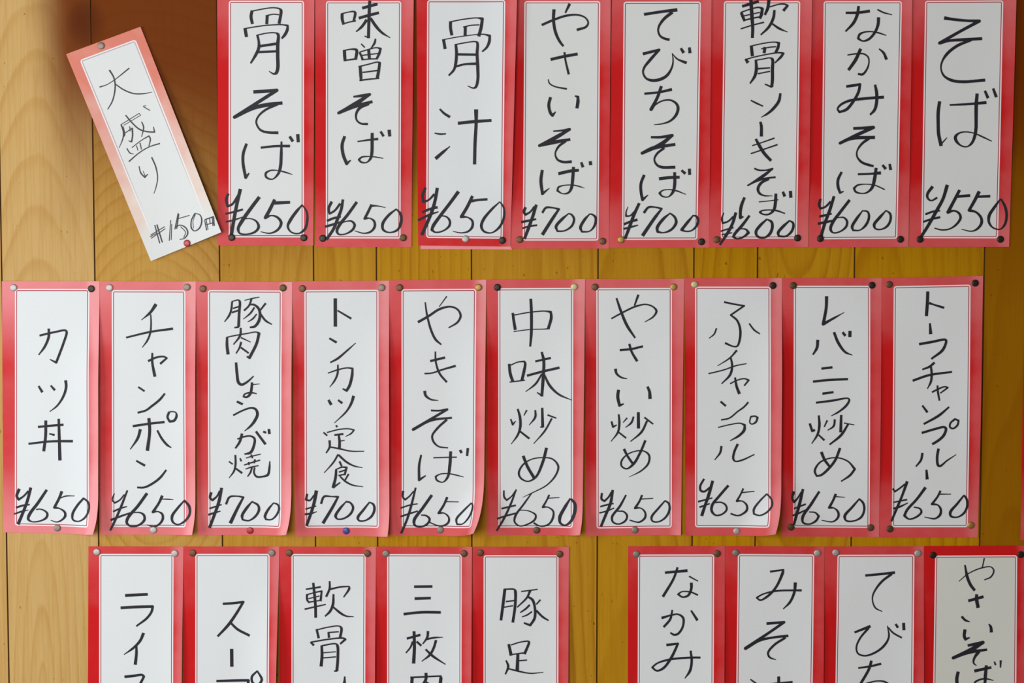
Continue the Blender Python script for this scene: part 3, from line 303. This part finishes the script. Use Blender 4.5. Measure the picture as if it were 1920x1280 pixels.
 'r3h': dict(o=(0.3429,1.1534), c=[(-47.76, 122.07), (45.92, 122.33), (48.44, -122.2), (-46.6, -122.2)], m=(12.2, 10.0, 8.8, 11.0, 7.9, 8.0),
  name='-90,945,24 40,957,24 185,973,26;157,959,24 62,884,23 -11,776,17 -21,712,13 7,636,15 71,601,9;-185,401,21 -39,459,28;-55,442,23 -133,345,19 -167,259,17 -153,199,17 -88,176,17 7,205,21 92,270,23 138,356,19 123,464,9;132,448,13 175,399,17 259,351,17;201,480,21 222,448,24;275,491,28 279,426,28;-146,59,17 -34,75,21 67,99,23;-24,127,26 -44,53,26 -133,-109,26;-122,-109,21 32,-66,13 117,-79,19 161,-131,26 130,-217,26 35,-277,17 -83,-299,8',
  price=''),
 'r3i': dict(o=(0.4388,1.1537), c=[(-49.84, 122.26), (47.7, 122.77), (49.1, -122.52), (-46.96, -122.52)], m=(10.6, 7.5, 9.5, 9.0, 9.2, 8.0),
  name='-165,886,8 -76,961,11 51,1015,13 136,1023,11 163,988,15 137,929,15 74,900,11;71,1106,13 53,1015,11;-111,1040,17 -86,924,28 -53,849,28 -15,800,26;-71,700,28 66,739,28;4,760,28 5,709,34 20,636,32;-133,549,23 -100,515,23 -58,499,11;-101,423,30 -107,364,30 -95,332,28 -55,348,11;124,477,13 143,450,26 149,401,30;-70,272,26 71,301,34 -43,229,43 -207,153,32 -85,202,38 109,232,24;32,213,34 -9,148,23 -14,105,17 13,78,9;-159,18,30 -171,-52,32 -159,-144,32 -112,-95,11;-2,27,30 152,61,26;107,78,28 100,-14,32 91,-101,26 43,-139,15 -5,-117,19 5,-79,19 90,-47,17 176,-63,9;183,116,15 194,85,17;242,128,21 241,61,13',
  price=''),
}
TACKS = [
 ('r0',-0.3809,1.7441,'gr','t'),
 ('r0',-0.3029,1.5614,'red','b'),
 ('r1a',-0.2617,1.5667,'dk','bl'),
 ('r1a',-0.1944,1.5664,'dk','br'),
 ('r1b',-0.1767,1.5659,'dk','bl'),
 ('r1b',-0.1016,1.5664,'ol','br'),
 ('r1c',-0.0434,1.5654,'st','b'),
 ('r1c',-0.0090,1.5640,'dk','br'),
 ('r1d',0.0073,1.5647,'bz','bl'),
 ('r1d',0.0846,1.5632,'bz','br'),
 ('r1e',0.1018,1.5647,'br','bl'),
 ('r1e',0.1769,1.5627,'dk','br'),
 ('r1f',0.1912,1.5647,'bz','bl'),
 ('r1f',0.2665,1.5662,'dk','br'),
 ('r1g',0.2878,1.5657,'dk','bl'),
 ('r1g',0.3626,1.5650,'dk','br'),
 ('r1h',0.3809,1.5650,'dk','bl'),
 ('r1h',0.4559,1.5650,'dk','br'),
 ('r2a',-0.4661,1.5198,'st','tl'),
 ('r2a',-0.3935,1.5188,'dk','tr'),
 ('r2a',-0.4288,1.2932,'gr','b'),
 ('r2b',-0.3764,1.5198,'st','tl'),
 ('r2b',-0.3039,1.5203,'gr','tr'),
 ('r2b',-0.3382,1.2912,'st','b'),
 ('r2c',-0.2890,1.5188,'bz','tl'),
 ('r2c',-0.2141,1.5196,'ol','tr'),
 ('r2c',-0.2471,1.2907,'red','b'),
 ('r2d',-0.1961,1.5190,'bz','tl'),
 ('r2d',-0.1218,1.5198,'gr','tr'),
 ('r2d',-0.1565,1.2904,'blue','b'),
 ('r2e',-0.1051,1.5198,'bz','tl'),
 ('r2e',-0.0312,1.5201,'br','tr'),
 ('r2e',-0.0674,1.2914,'gr','b'),
 ('r2f',-0.0137,1.5201,'dk','tl'),
 ('r2f',0.0582,1.5206,'pb','tr'),
 ('r2f',0.0232,1.2912,'bz','b'),
 ('r2g',0.0776,1.5204,'bz','tl'),
 ('r2g',0.1510,1.5205,'br','tr'),
 ('r2g',0.1158,1.2914,'gr','b'),
 ('r2h',0.1707,1.5228,'pb','tl'),
 ('r2h',0.2440,1.5218,'dk','tr'),
 ('r2h',0.2119,1.2902,'st','b'),
 ('r2i',0.2630,1.5218,'ol','tl'),
 ('r2i',0.3366,1.5221,'dk','tr'),
 ('r2i',0.2632,1.2940,'ol','bl'),
 ('r2i',0.3382,1.2935,'bz','br'),
 ('r2j',0.3528,1.5228,'bz','tl'),
 ('r2j',0.4331,1.5241,'dk','tr'),
 ('r2j',0.3564,1.2922,'ol','bl'),
 ('r2j',0.4328,1.2958,'br','br'),
 ('r3a',-0.3919,1.2703,'st','tl'),
 ('r3a',-0.3184,1.2689,'st','tr'),
 ('r3b',-0.3014,1.2693,'bz','tl'),
 ('r3b',-0.2267,1.2693,'gr','tr'),
 ('r3c',-0.2103,1.2693,'bz','tl'),
 ('r3c',-0.1365,1.2688,'bz','tr'),
 ('r3d',-0.1191,1.2688,'gr','tl'),
 ('r3d',-0.0453,1.2688,'bz','tr'),
 ('r3e',-0.0299,1.2695,'bz','tl'),
 ('r3e',0.0450,1.2683,'bz','tr'),
 ('r3f',0.1174,1.2683,'gr','tl'),
 ('r3f',0.1937,1.2688,'bz','tr'),
 ('r3g',0.2111,1.2695,'gr','tl'),
 ('r3g',0.2881,1.2693,'st','tr'),
 ('r3h',0.3055,1.2698,'st','tl'),
 ('r3h',0.3831,1.2690,'st','tr'),
 ('r3i',0.3975,1.2673,'dk','tl'),
 ('r3i',0.4804,1.2678,'dk','tr'),
]
GROOVES = [-0.4772, -0.3902, -0.2734, -0.1855, -0.1268, -0.0379, 0.0805, 0.1701, 0.2295, 0.3202, 0.4416]

# ------------------------------------------------------------------ setting: panelled wall and floor
def build_wall():
    x0, x1, z1 = -1.7, 1.7, 2.5
    widths = [0.118, 0.0885, 0.0587, 0.0890]
    xs = list(GROOVES)
    k = 0
    while xs[-1] < x1:
        xs.append(xs[-1] + [0.0893, 0.0590, 0.0895, 0.1180][k % 4]); k += 1
    k = 0
    while xs[0] > x0:
        xs.insert(0, xs[0] - [0.0590, 0.0893, 0.1180, 0.0890][k % 4]); k += 1
    rng = random.Random(5)
    bm = bmesh.new()
    lay = {n: bm.faces.layers.float.new(n) for n in ('tone', 'seed', 'heart_x', 'heart_z', 'taper', 'deep')}
    half, depth = 0.0007, 0.0016
    def quad(a, b, mat, vals):
        vs = [bm.verts.new((a[0], a[1], 0.0)), bm.verts.new((b[0], b[1], 0.0)), bm.verts.new((b[0], b[1], z1)), bm.verts.new((a[0], a[1], z1))]
        f = bm.faces.new(vs); f.material_index = mat
        for n, val in zip(('tone', 'seed', 'heart_x', 'heart_z', 'taper', 'deep'), vals): f[lay[n]] = val
    for a, b in zip(xs[:-1], xs[1:]):
        mid = (a + b) / 2
        vals = [max(0.0, min(0.9, 0.05 - 0.25 * mid + rng.uniform(-0.05, 0.05))), rng.uniform(0, 40),
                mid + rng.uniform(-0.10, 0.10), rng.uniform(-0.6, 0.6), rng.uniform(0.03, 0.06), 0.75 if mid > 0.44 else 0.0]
        if abs(a - GROOVES[0]) < 1e-4: vals = [0.95, 3.0, -0.445, 1.14, 0.15, 0.0]  # palest plank: a veil of light from the left put into its tone
        if abs(a - GROOVES[1]) < 1e-4: vals = [0.46, 11.0, -0.335, 1.38, 0.50, 0.0]
        if abs(a - GROOVES[2]) < 1e-4: vals[0] = 0.22
        if abs(a - GROOVES[3]) < 1e-4: vals[0] = 0.10
        if abs(a - GROOVES[4]) < 1e-4: vals[0] = 0.04
        if b < GROOVES[0] + 1e-3: vals[0] = 0.85
        if abs(a - GROOVES[8]) < 1e-4: vals[2:] = [0.268, 1.75, 0.16, 0.0]
        quad((a + half, 0.0), (b - half, 0.0), 0, vals)
        quad((b - half, 0.0), (b - half, depth), 1, vals)
        quad((b - half, depth), (b + half, depth), 1, vals)
        quad((b + half, depth), (b + half, 0.0), 1, vals)
    # back of the panel so the wall has real thickness
    for pts in (((xs[0], 0.03), (xs[0], 0.0)), ((xs[-1], 0.0), (xs[-1], 0.03)), ((xs[-1], 0.03), (xs[0], 0.03))):
        quad(pts[0], pts[1], 0, [0.3, 1.0, 0.0, 0.0, 0.05, 0.0])
    me = bpy.data.meshes.new('wall_back')
    bm.to_mesh(me); bm.free()
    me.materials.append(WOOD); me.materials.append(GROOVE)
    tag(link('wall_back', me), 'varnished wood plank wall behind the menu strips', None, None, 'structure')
    fm = bpy.data.meshes.new('floor')
    fm.from_pydata([(-1.7, -4.6, 0), (1.7, -4.6, 0), (1.7, 0.0, 0), (-1.7, 0.0, 0)], [], [(0, 1, 2, 3)])
    fm.materials.append(FLOOR)
    tag(link('floor', fm), 'plain brown floor below the menu wall', None, None, 'structure')
build_wall()

# ------------------------------------------------------------------ the paper strips
def smooth(x, a, b):
    t = max(0.0, min(1.0, (x - a) / (b - a)))
    return t * t * (3 - 2 * t)

# lift: how far the right edge bows off the wall (mm); curl: (length of the rolled corner, roll radius) in mm; base: mm off the wall
SHAPE = {
    'r0': dict(lift=2.5, sag=5.0, base=1.5), 'r1a': dict(lift=1.0), 'r1b': dict(lift=1.5), 'r1c': dict(lift=5.0, base=1.3), 'r1c_old': dict(lift=0.6, base=0.35),
    'r1d': dict(lift=1.2), 'r1e': dict(lift=1.4), 'r1f': dict(lift=2.2), 'r1g': dict(lift=1.6), 'r1h': dict(lift=1.4),
    'r2a': dict(lift=6.0, curl=(24, 24)), 'r2b': dict(lift=4.5, curl=(22, 26)), 'r2c': dict(lift=5.5, curl=(27, 26)),
    'r2d': dict(lift=5.0, curl=(20, 26)), 'r2e': dict(lift=6.0, curl=(40, 29)), 'r2f': dict(lift=5.0, curl=(23, 24)),
    'r2g': dict(lift=2.6, curl=(9, 20)), 'r2h': dict(lift=6.5, curl=(38, 30)), 'r2i': dict(lift=2.2), 'r2j': dict(lift=2.2), 'r2k': dict(lift=2.0),
    'r3a': dict(lift=4.0), 'r3b': dict(lift=9.0), 'r3c': dict(lift=4.5), 'r3d': dict(lift=4.5), 'r3e': dict(lift=3.0),
    'r3f': dict(lift=3.0), 'r3g': dict(lift=3.0), 'r3h': dict(lift=3.0), 'r3i': dict(lift=1.5),
}

class Sheet:
    def __init__(self, key, d):
        self.key, self.d = key, d
        self.c = [Vector(p) for p in d['c']]           # TL TR BR BL, mm
        self.sh = SHAPE.get(key, {})
        self.seed = sum(ord(ch) for ch in key) * 0.37
    def flat(self, s, t):
        a = self.c[0].lerp(self.c[1], s); b = self.c[3].lerp(self.c[2], s)
        return a.lerp(b, t)
    def st(self, p):
        """sheet fractions of a point in the sheet's plane (the corners are close to a parallelogram)"""
        s, t = 0.5, 0.5
        for _ in range(3):
            q = self.flat(s, t)
            eu = self.c[0].lerp(self.c[3], t); ev = self.c[1].lerp(self.c[2], t)
            du = ev - eu
            fu = self.c[0].lerp(self.c[1], s); fv = self.c[3].lerp(self.c[2], s)
            dv = fv - fu
            r = p - q
            det = du.x * dv.y - du.y * dv.x
            s += (r.x * dv.y - r.y * dv.x) / det
            t += (du.x * r.y - du.y * r.x) / det
        return s, t
    def place(self, p):
        """a point of the flat sheet (mm) -> where it is on the bent sheet: local (x, y, z) in metres"""
        s, t = self.st(p)
        row3 = self.key.startswith('r3'); row1 = self.key.startswith('r1')
        prof = smooth(t, 0.03, 0.42)
        if row1: prof = smooth(1 - t, 0.04, 0.40)
        if row3: prof = smooth(t, 0.03, 0.5)
        if self.key[:3] in ('r2i', 'r2j'): prof *= smooth(1 - t, 0.03, 0.4)
        sx = max(0.0, s)
        h = self.sh.get('lift', 0.0) * max(0.0, (sx - 0.52) / 0.48) ** 2 * prof
        h += 0.45 * prof * (max(0.0, 0.3 - s) / 0.3) ** 2
        h += self.sh.get('sag', 0.0) * smooth(t, 0.2, 1.1) * (0.35 + 0.65 * smooth(s, 0.3, 1.0))
        h += 0.30 * (noise.noise((s * 2.2 + self.seed, t * 5.0, self.seed)) + 0.6)
        x, z = p.x, p.y
        if 'curl' in self.sh:
            L, R = self.sh['curl']
            br, dv = self.c[2], Vector((0.80, -0.60))
            dist = (p - br).dot(dv) + L
            if dist > 0:
                a = dist / R
                sl = dist - R * math.sin(a)
                x -= dv.x * sl; z -= dv.y * sl
                h += R * (1 - math.cos(a)) * 0.9
        return Vector((x / 1000, -(self.sh.get('base', 0.75) + h) / 1000, z / 1000))
    def normal(self, p):
        a, b = self.place(p + Vector((0.5, 0))), self.place(p - Vector((0.5, 0)))
        c, d = self.place(p + Vector((0, 0.5))), self.place(p - Vector((0, 0.5)))
        n = (a - b).cross(c - d)
        n.normalize()
        return n if n.y < 0 else -n
    def paper(self):
        NX, NT = 34, 84
        bm = bmesh.new()
        uvl = bm.loops.layers.uv.new('frame')
        m = self.d['m']
        wt, wb = (self.c[1] - self.c[0]).length, (self.c[2] - self.c[3]).length
        H = ((self.c[3] - self.c[0]).length + (self.c[2] - self.c[1]).length) / 2
        fw = ((wt - m[0] - m[2]) + (wb - m[1] - m[3])) / 2
        fh = H - m[4] - m[5]
        grid, uv = [], {}
        for j in range(NT + 1):
            row = []
            t = j / NT
            w = wt + (wb - wt) * t
            ml = m[0] + (m[1] - m[0]) * t; mr = m[2] + (m[3] - m[2]) * t
            for i in range(NX + 1):
                s = i / NX
                vt = bm.verts.new(self.place(self.flat(s, t)))
                uv[vt] = ((s * w - ml) / (w - ml - mr) * fw, t * H - m[4])
                row.append(vt)
            grid.append(row)
        for j in range(NT):
            for i in range(NX):
                f = bm.faces.new((grid[j][i], grid[j + 1][i], grid[j + 1][i + 1], grid[j][i + 1]))
                f.smooth = True
                for lp in f.loops: lp[uvl].uv = uv[lp.vert]
        me = bpy.data.meshes.new('paper_sheet')
        bm.to_mesh(me); bm.free()
        me.materials.append(PAPER)
        return me, fw, fh

def smooth_stroke(pts):
    """pen path (x, y, w) -> list of densely sampled runs, split where the pen turns sharply"""
    runs, cur = [], [pts[0]]
    for i in range(1, len(pts)):
        cur.append(pts[i])
        if i < len(pts) - 1:
            a = Vector((pts[i][0] - pts[i-1][0], pts[i][1] - pts[i-1][1]))
            b = Vector((pts[i+1][0] - pts[i][0], pts[i+1][1] - pts[i][1]))
            if a.length > 1e-6 and b.length > 1e-6 and a.angle(b) > math.radians(72):
                runs.append(cur); cur = [pts[i]]
    runs.append(cur)
    out = []
    for r in runs:
        if len(r) == 2:
            n = max(2, int(math.dist(r[0][:2], r[1][:2]) / 3.0))
            out.append([tuple(r[0][k] + (r[1][k] - r[0][k]) * q / n for k in range(3)) for q in range(n + 1)])
            continue
        q = []
        ext = [tuple(2 * r[0][k] - r[1][k] for k in range(3))] + r + [tuple(2 * r[-1][k] - r[-2][k] for k in range(3))]
        for i in range(1, len(ext) - 2):
            p0, p1, p2, p3 = ext[i-1:i+3]
            # centripetal spacing keeps the curve from overshooting
            d = [max(1e-4, math.dist(u[:2], v[:2])) ** 0.5 for u, v in ((p0, p1), (p1, p2), (p2, p3))]
            n = max(3, int(d[1] ** 2 / 1.6))
            for s in range(n):
                u = s / n
                m1 = [(p2[k] - p1[k]) + d[1] * ((p1[k] - p0[k]) / d[0] - (p2[k] - p0[k]) / (d[0] + d[1])) for k in range(2)]
                m2 = [(p2[k] - p1[k]) + d[1] * ((p3[k] - p2[k]) / d[2] - (p3[k] - p1[k]) / (d[1] + d[2])) for k in range(2)]
                h = (2*u**3 - 3*u**2 + 1, u**3 - 2*u**2 + u, -2*u**3 + 3*u**2, u**3 - u**2)
                xy = [h[0]*p1[k] + h[1]*m1[k] + h[2]*p2[k] + h[3]*m2[k] for k in range(2)]
                q.append((xy[0], xy[1], p1[2] + (p2[2] - p1[2]) * (u*u*(3-2*u))))
        q.append(r[-1])
        out.append(q)
    return out

def lettering(sheet, txt, name, mat):
    """ink strokes lying on the bent sheet"""
    bm = bmesh.new()
    k = 0
    for stroke in txt.split(';'):
        if not stroke.strip(): continue
        pts = []
        for tok in stroke.split():
            a, b, w = tok.split(',')
            pts.append((int(a) / 10, int(b) / 10, int(w) / 10))
        runs = smooth_stroke(pts)
        for ri, run in enumerate(runs):
            k += 1
            lift = 0.00022 + 0.0000015 * (k % 40)
            rows = []
            for i, (x, y, w) in enumerate(run):
                a = Vector(run[max(0, i - 1)][:2]); b = Vector(run[min(len(run) - 1, i + 1)][:2])
                d = b - a
                d = d.normalized() if d.length > 1e-9 else Vector((1, 0))
                nrm = Vector((-d.y, d.x))
                p = Vector((x, y))
                if i == 0: p = p - d * min(0.4, w * 0.12)
                if i == len(run) - 1: p = p + d * min(0.4, w * 0.12)
                up = sheet.normal(p) * lift
                rows.append((bm.verts.new(sheet.place(p + nrm * w / 2) + up), bm.verts.new(sheet.place(p - nrm * w / 2) + up)))
            for r0, r1 in zip(rows[:-1], rows[1:]):
                try: bm.faces.new((r0[0], r0[1], r1[1], r1[0]))
                except ValueError: pass
            if ri < len(runs) - 1:                      # fill the outside of a sharp turn
                x, y, w = run[-1]
                p = Vector((x, y)); up = sheet.normal(p) * lift
                ring = [bm.verts.new(sheet.place(p + Vector((math.cos(q * math.pi / 6), math.sin(q * math.pi / 6))) * w * 0.5) + up) for q in range(12)]
                bm.faces.new(ring)
    bmesh.ops.recalc_face_normals(bm, faces=bm.faces)
    for f in bm.faces:
        f.normal_update()
        if f.normal.y > 0: f.normal_flip()
    me = bpy.data.meshes.new(name)
    bm.to_mesh(me); bm.free()
    me.materials.append(mat)
    return me

NAMES = {
    'r0': ('大盛り', '+150円'), 'r1a': ('骨そば', '¥650'), 'r1b': ('味噌そば', '¥650'), 'r1c': ('骨汁', '¥650'), 'r1d': ('やさいそば', '¥700'),
    'r1e': ('てびちそば', '¥700'), 'r1f': ('軟骨ソーキそば', '¥600'), 'r1g': ('なかみそば', '¥600'), 'r1h': ('そば', '¥550'),
    'r2a': ('カツ丼', '¥650'), 'r2b': ('チャンポン', '¥650'), 'r2c': ('豚肉しょうが焼', '¥700'), 'r2d': ('トンカツ定食', '¥700'), 'r2e': ('やきそば', '¥650'),
    'r2f': ('中味炒め', '¥650'), 'r2g': ('やさい炒め', '¥650'), 'r2h': ('ふチャンプル', '¥650'), 'r2i': ('レバニラ炒め', '¥650'), 'r2j': ('トーフチャンプルー', '¥650'),
    'r3a': ('ライス', ''), 'r3b': ('スープ', ''), 'r3c': ('軟骨', ''), 'r3d': ('三枚肉', ''), 'r3e': ('豚足', ''), 'r3f': ('なかみ', ''), 'r3g': ('みそ汁', ''),
    'r3h': ('てびち', ''), 'r3i': ('やさいそば', ''),
}
LABELS = {
    'r0': 'tilted strip with faded salmon border, handwritten 大盛り +150円 in thin pen',
    'r1c_old': 'older pink paper edge peeking out under the 骨汁 ¥650 strip',
    'r2k': 'red edge of a cut-off strip beyond the トーフチャンプルー strip',
    'r3i': 'yellowed red-bordered strip handwritten やさいそば with a thin first character, no price showing',
}
EXTRA = {  # print and paper: fade, shading at the ends, yellowing, salmon
    'r0': dict(salmon=1.0, yellowing=0.35), 'r1c_old': dict(fade=0.62, plain=1.0),
    'r2a': dict(fade=0.17, ends=0.62), 'r2b': dict(fade=0.17, ends=0.46), 'r2c': dict(fade=0.15, ends=0.40), 'r2d': dict(fade=0.13, ends=0.36),
    'r2e': dict(fade=0.06, ends=0.31), 'r2f': dict(fade=0.04, ends=0.31), 'r2g': dict(fade=0.08, ends=0.34), 'r2h': dict(fade=0.04, ends=0.30),
    'r3i': dict(yellowing=1.0, ends=0.0), 'r3f': dict(ends=0.16), 'r3g': dict(ends=0.16), 'r3h': dict(ends=0.20),
    'r3a': dict(ends=0.20), 'r3b': dict(ends=0.20), 'r3c': dict(ends=0.20), 'r3d': dict(ends=0.20), 'r3e': dict(ends=0.20),
    'r1c': dict(ends=0.12, yellowing=0.0),
}
ROW1 = dict(ends=0.34, yellowing=0.30)
RIGHT_PALE = {'r2a': 0.72, 'r2b': 0.52, 'r2c': 0.60, 'r2d': 0.45, 'r2e': 0.62, 'r2f': 0.5, 'r2g': 0.28, 'r2h': 0.45, 'r2i': 0.22, 'r2j': 0.22,
          'r3a': 0.40, 'r3b': 0.38, 'r3c': 0.40, 'r3d': 0.28, 'r3e': 0.30, 'r1c': 0.34, 'r3f': 0.14, 'r3g': 0.14}
BUILT = {}
def build_strip(key, d):
    sh = Sheet(key, d)
    root = link('menu_strip' if key != 'r1c_old' else 'paper_strip', None, None, (d['o'][0], 0.0, d['o'][1]))
    root.empty_display_size = 0.05
    jp, price = NAMES.get(key, ('', ''))
    label = LABELS.get(key) or (f'red-bordered white paper strip handwritten {jp} with price {price}' if price else f'red-bordered white paper strip handwritten {jp}, price out of frame')
    tag(root, label, 'menu strip' if key != 'r1c_old' else 'paper', 'red-bordered menu strips on the wall' if key != 'r1c_old' else None)
    me, fw, fh = sh.paper()
    o = link('paper_sheet', me, root)
    ex = dict(ROW1) if key.startswith('r1') else dict(ends=0.30, yellowing=0.10)
    ex.update(EXTRA.get(key, {}))
    ex.setdefault('right_pale', RIGHT_PALE.get(key, 0.16 if key[:2] == 'r1' else 0.20))
    for n in ('fade', 'salmon', 'yellowing', 'ends', 'plain', 'right_pale'): o[n] = float(ex.get(n, 0.0))
    o['seed'] = float(sh.seed % 10)
    o['frame_width'], o['frame_height'] = float(fw), float(fh)
    for part, nm in (('name', 'dish_lettering'), ('price', 'price_lettering')):
        if d.get(part):
            link(nm, lettering(sh, d[part], nm, PEN if key == 'r0' else INK), root)
    BUILT[key] = sh

for key, d in SHEETS.items(): build_strip(key, d)
def mm_sheet(o, c): return dict(o=o, c=c, m=(9.0,) * 6, name='', price='')
build_strip('r1c_old', dict(o=(SHEETS['r1c']['o'][0] + 0.0004, SHEETS['r1c']['o'][1] - 0.0018), m=(9.0,) * 6, name='', price='',
            c=[(-43.5, 118.0), (42.0, 118.0), (42.8, -119.6), (-42.6, -119.2)]))

# ------------------------------------------------------------------ thumbtacks
def tack_mesh(mat):
    prof = [(0.0, 1.05), (1.4, 1.02), (2.4, 0.93), (2.95, 0.76), (3.25, 0.48), (3.32, 0.2), (3.2, 0.0), (0.5, 0.0), (0.5, -3.0), (0.0, -4.5)]
    bm = bmesh.new()
    N = 20
    rings = []
    for r, h in prof:
        if r == 0: rings.append([bm.verts.new((0, -h / 1000, 0))])
        else: rings.append([bm.verts.new((r / 1000 * math.cos(2 * math.pi * i / N), -h / 1000, r / 1000 * math.sin(2 * math.pi * i / N))) for i in range(N)])
    for a, b in zip(rings[:-1], rings[1:]):
        for i in range(N):
            j = (i + 1) % N
            if len(a) == 1: bm.faces.new((a[0], b[i], b[j]))
            elif len(b) == 1: bm.faces.new((a[i], b[0], a[j]))
            else: bm.faces.new((a[i], b[i], b[j], a[j]))
    bmesh.ops.recalc_face_normals(bm, faces=bm.faces)
    for f in bm.faces: f.smooth = True
    me = bpy.data.meshes.new('thumbtack')
    bm.to_mesh(me); bm.free()
    me.materials.append(mat)
    return me
LOOK = {'dk': 'near-black', 'bz': 'brown bronze', 'ol': 'tarnished olive brass', 'br': 'shiny brass', 'pb': 'pale yellow brass', 'gr': 'dull grey', 'st': 'silvery', 'red': 'red', 'blue': 'blue'}
WHERE = {'tl': 'upper left corner', 'tr': 'upper right corner', 'bl': 'lower left corner', 'br': 'lower right corner', 'b': 'bottom edge', 't': 'top edge'}
tack_meshes = {k: tack_mesh(m) for k, m in TACK_MATS.items()}
for key, x, z, kind, where in TACKS:
    d, sh = SHEETS[key], BUILT[key]
    p = sh.place(Vector(((x - d['o'][0]) * 1000, (z - d['o'][1]) * 1000)))
    o = link('thumbtack', tack_meshes[kind], None, (x, p.y - 0.0002, z))
    jp, price = NAMES[key]
    who = f'{jp} {price}'.strip() if key != 'r3i' else 'yellowed やさいそば'
    tag(o, f'{LOOK[kind]} thumbtack in the {WHERE[where]} of the {who} strip', 'thumbtack', 'thumbtacks in the menu strips')
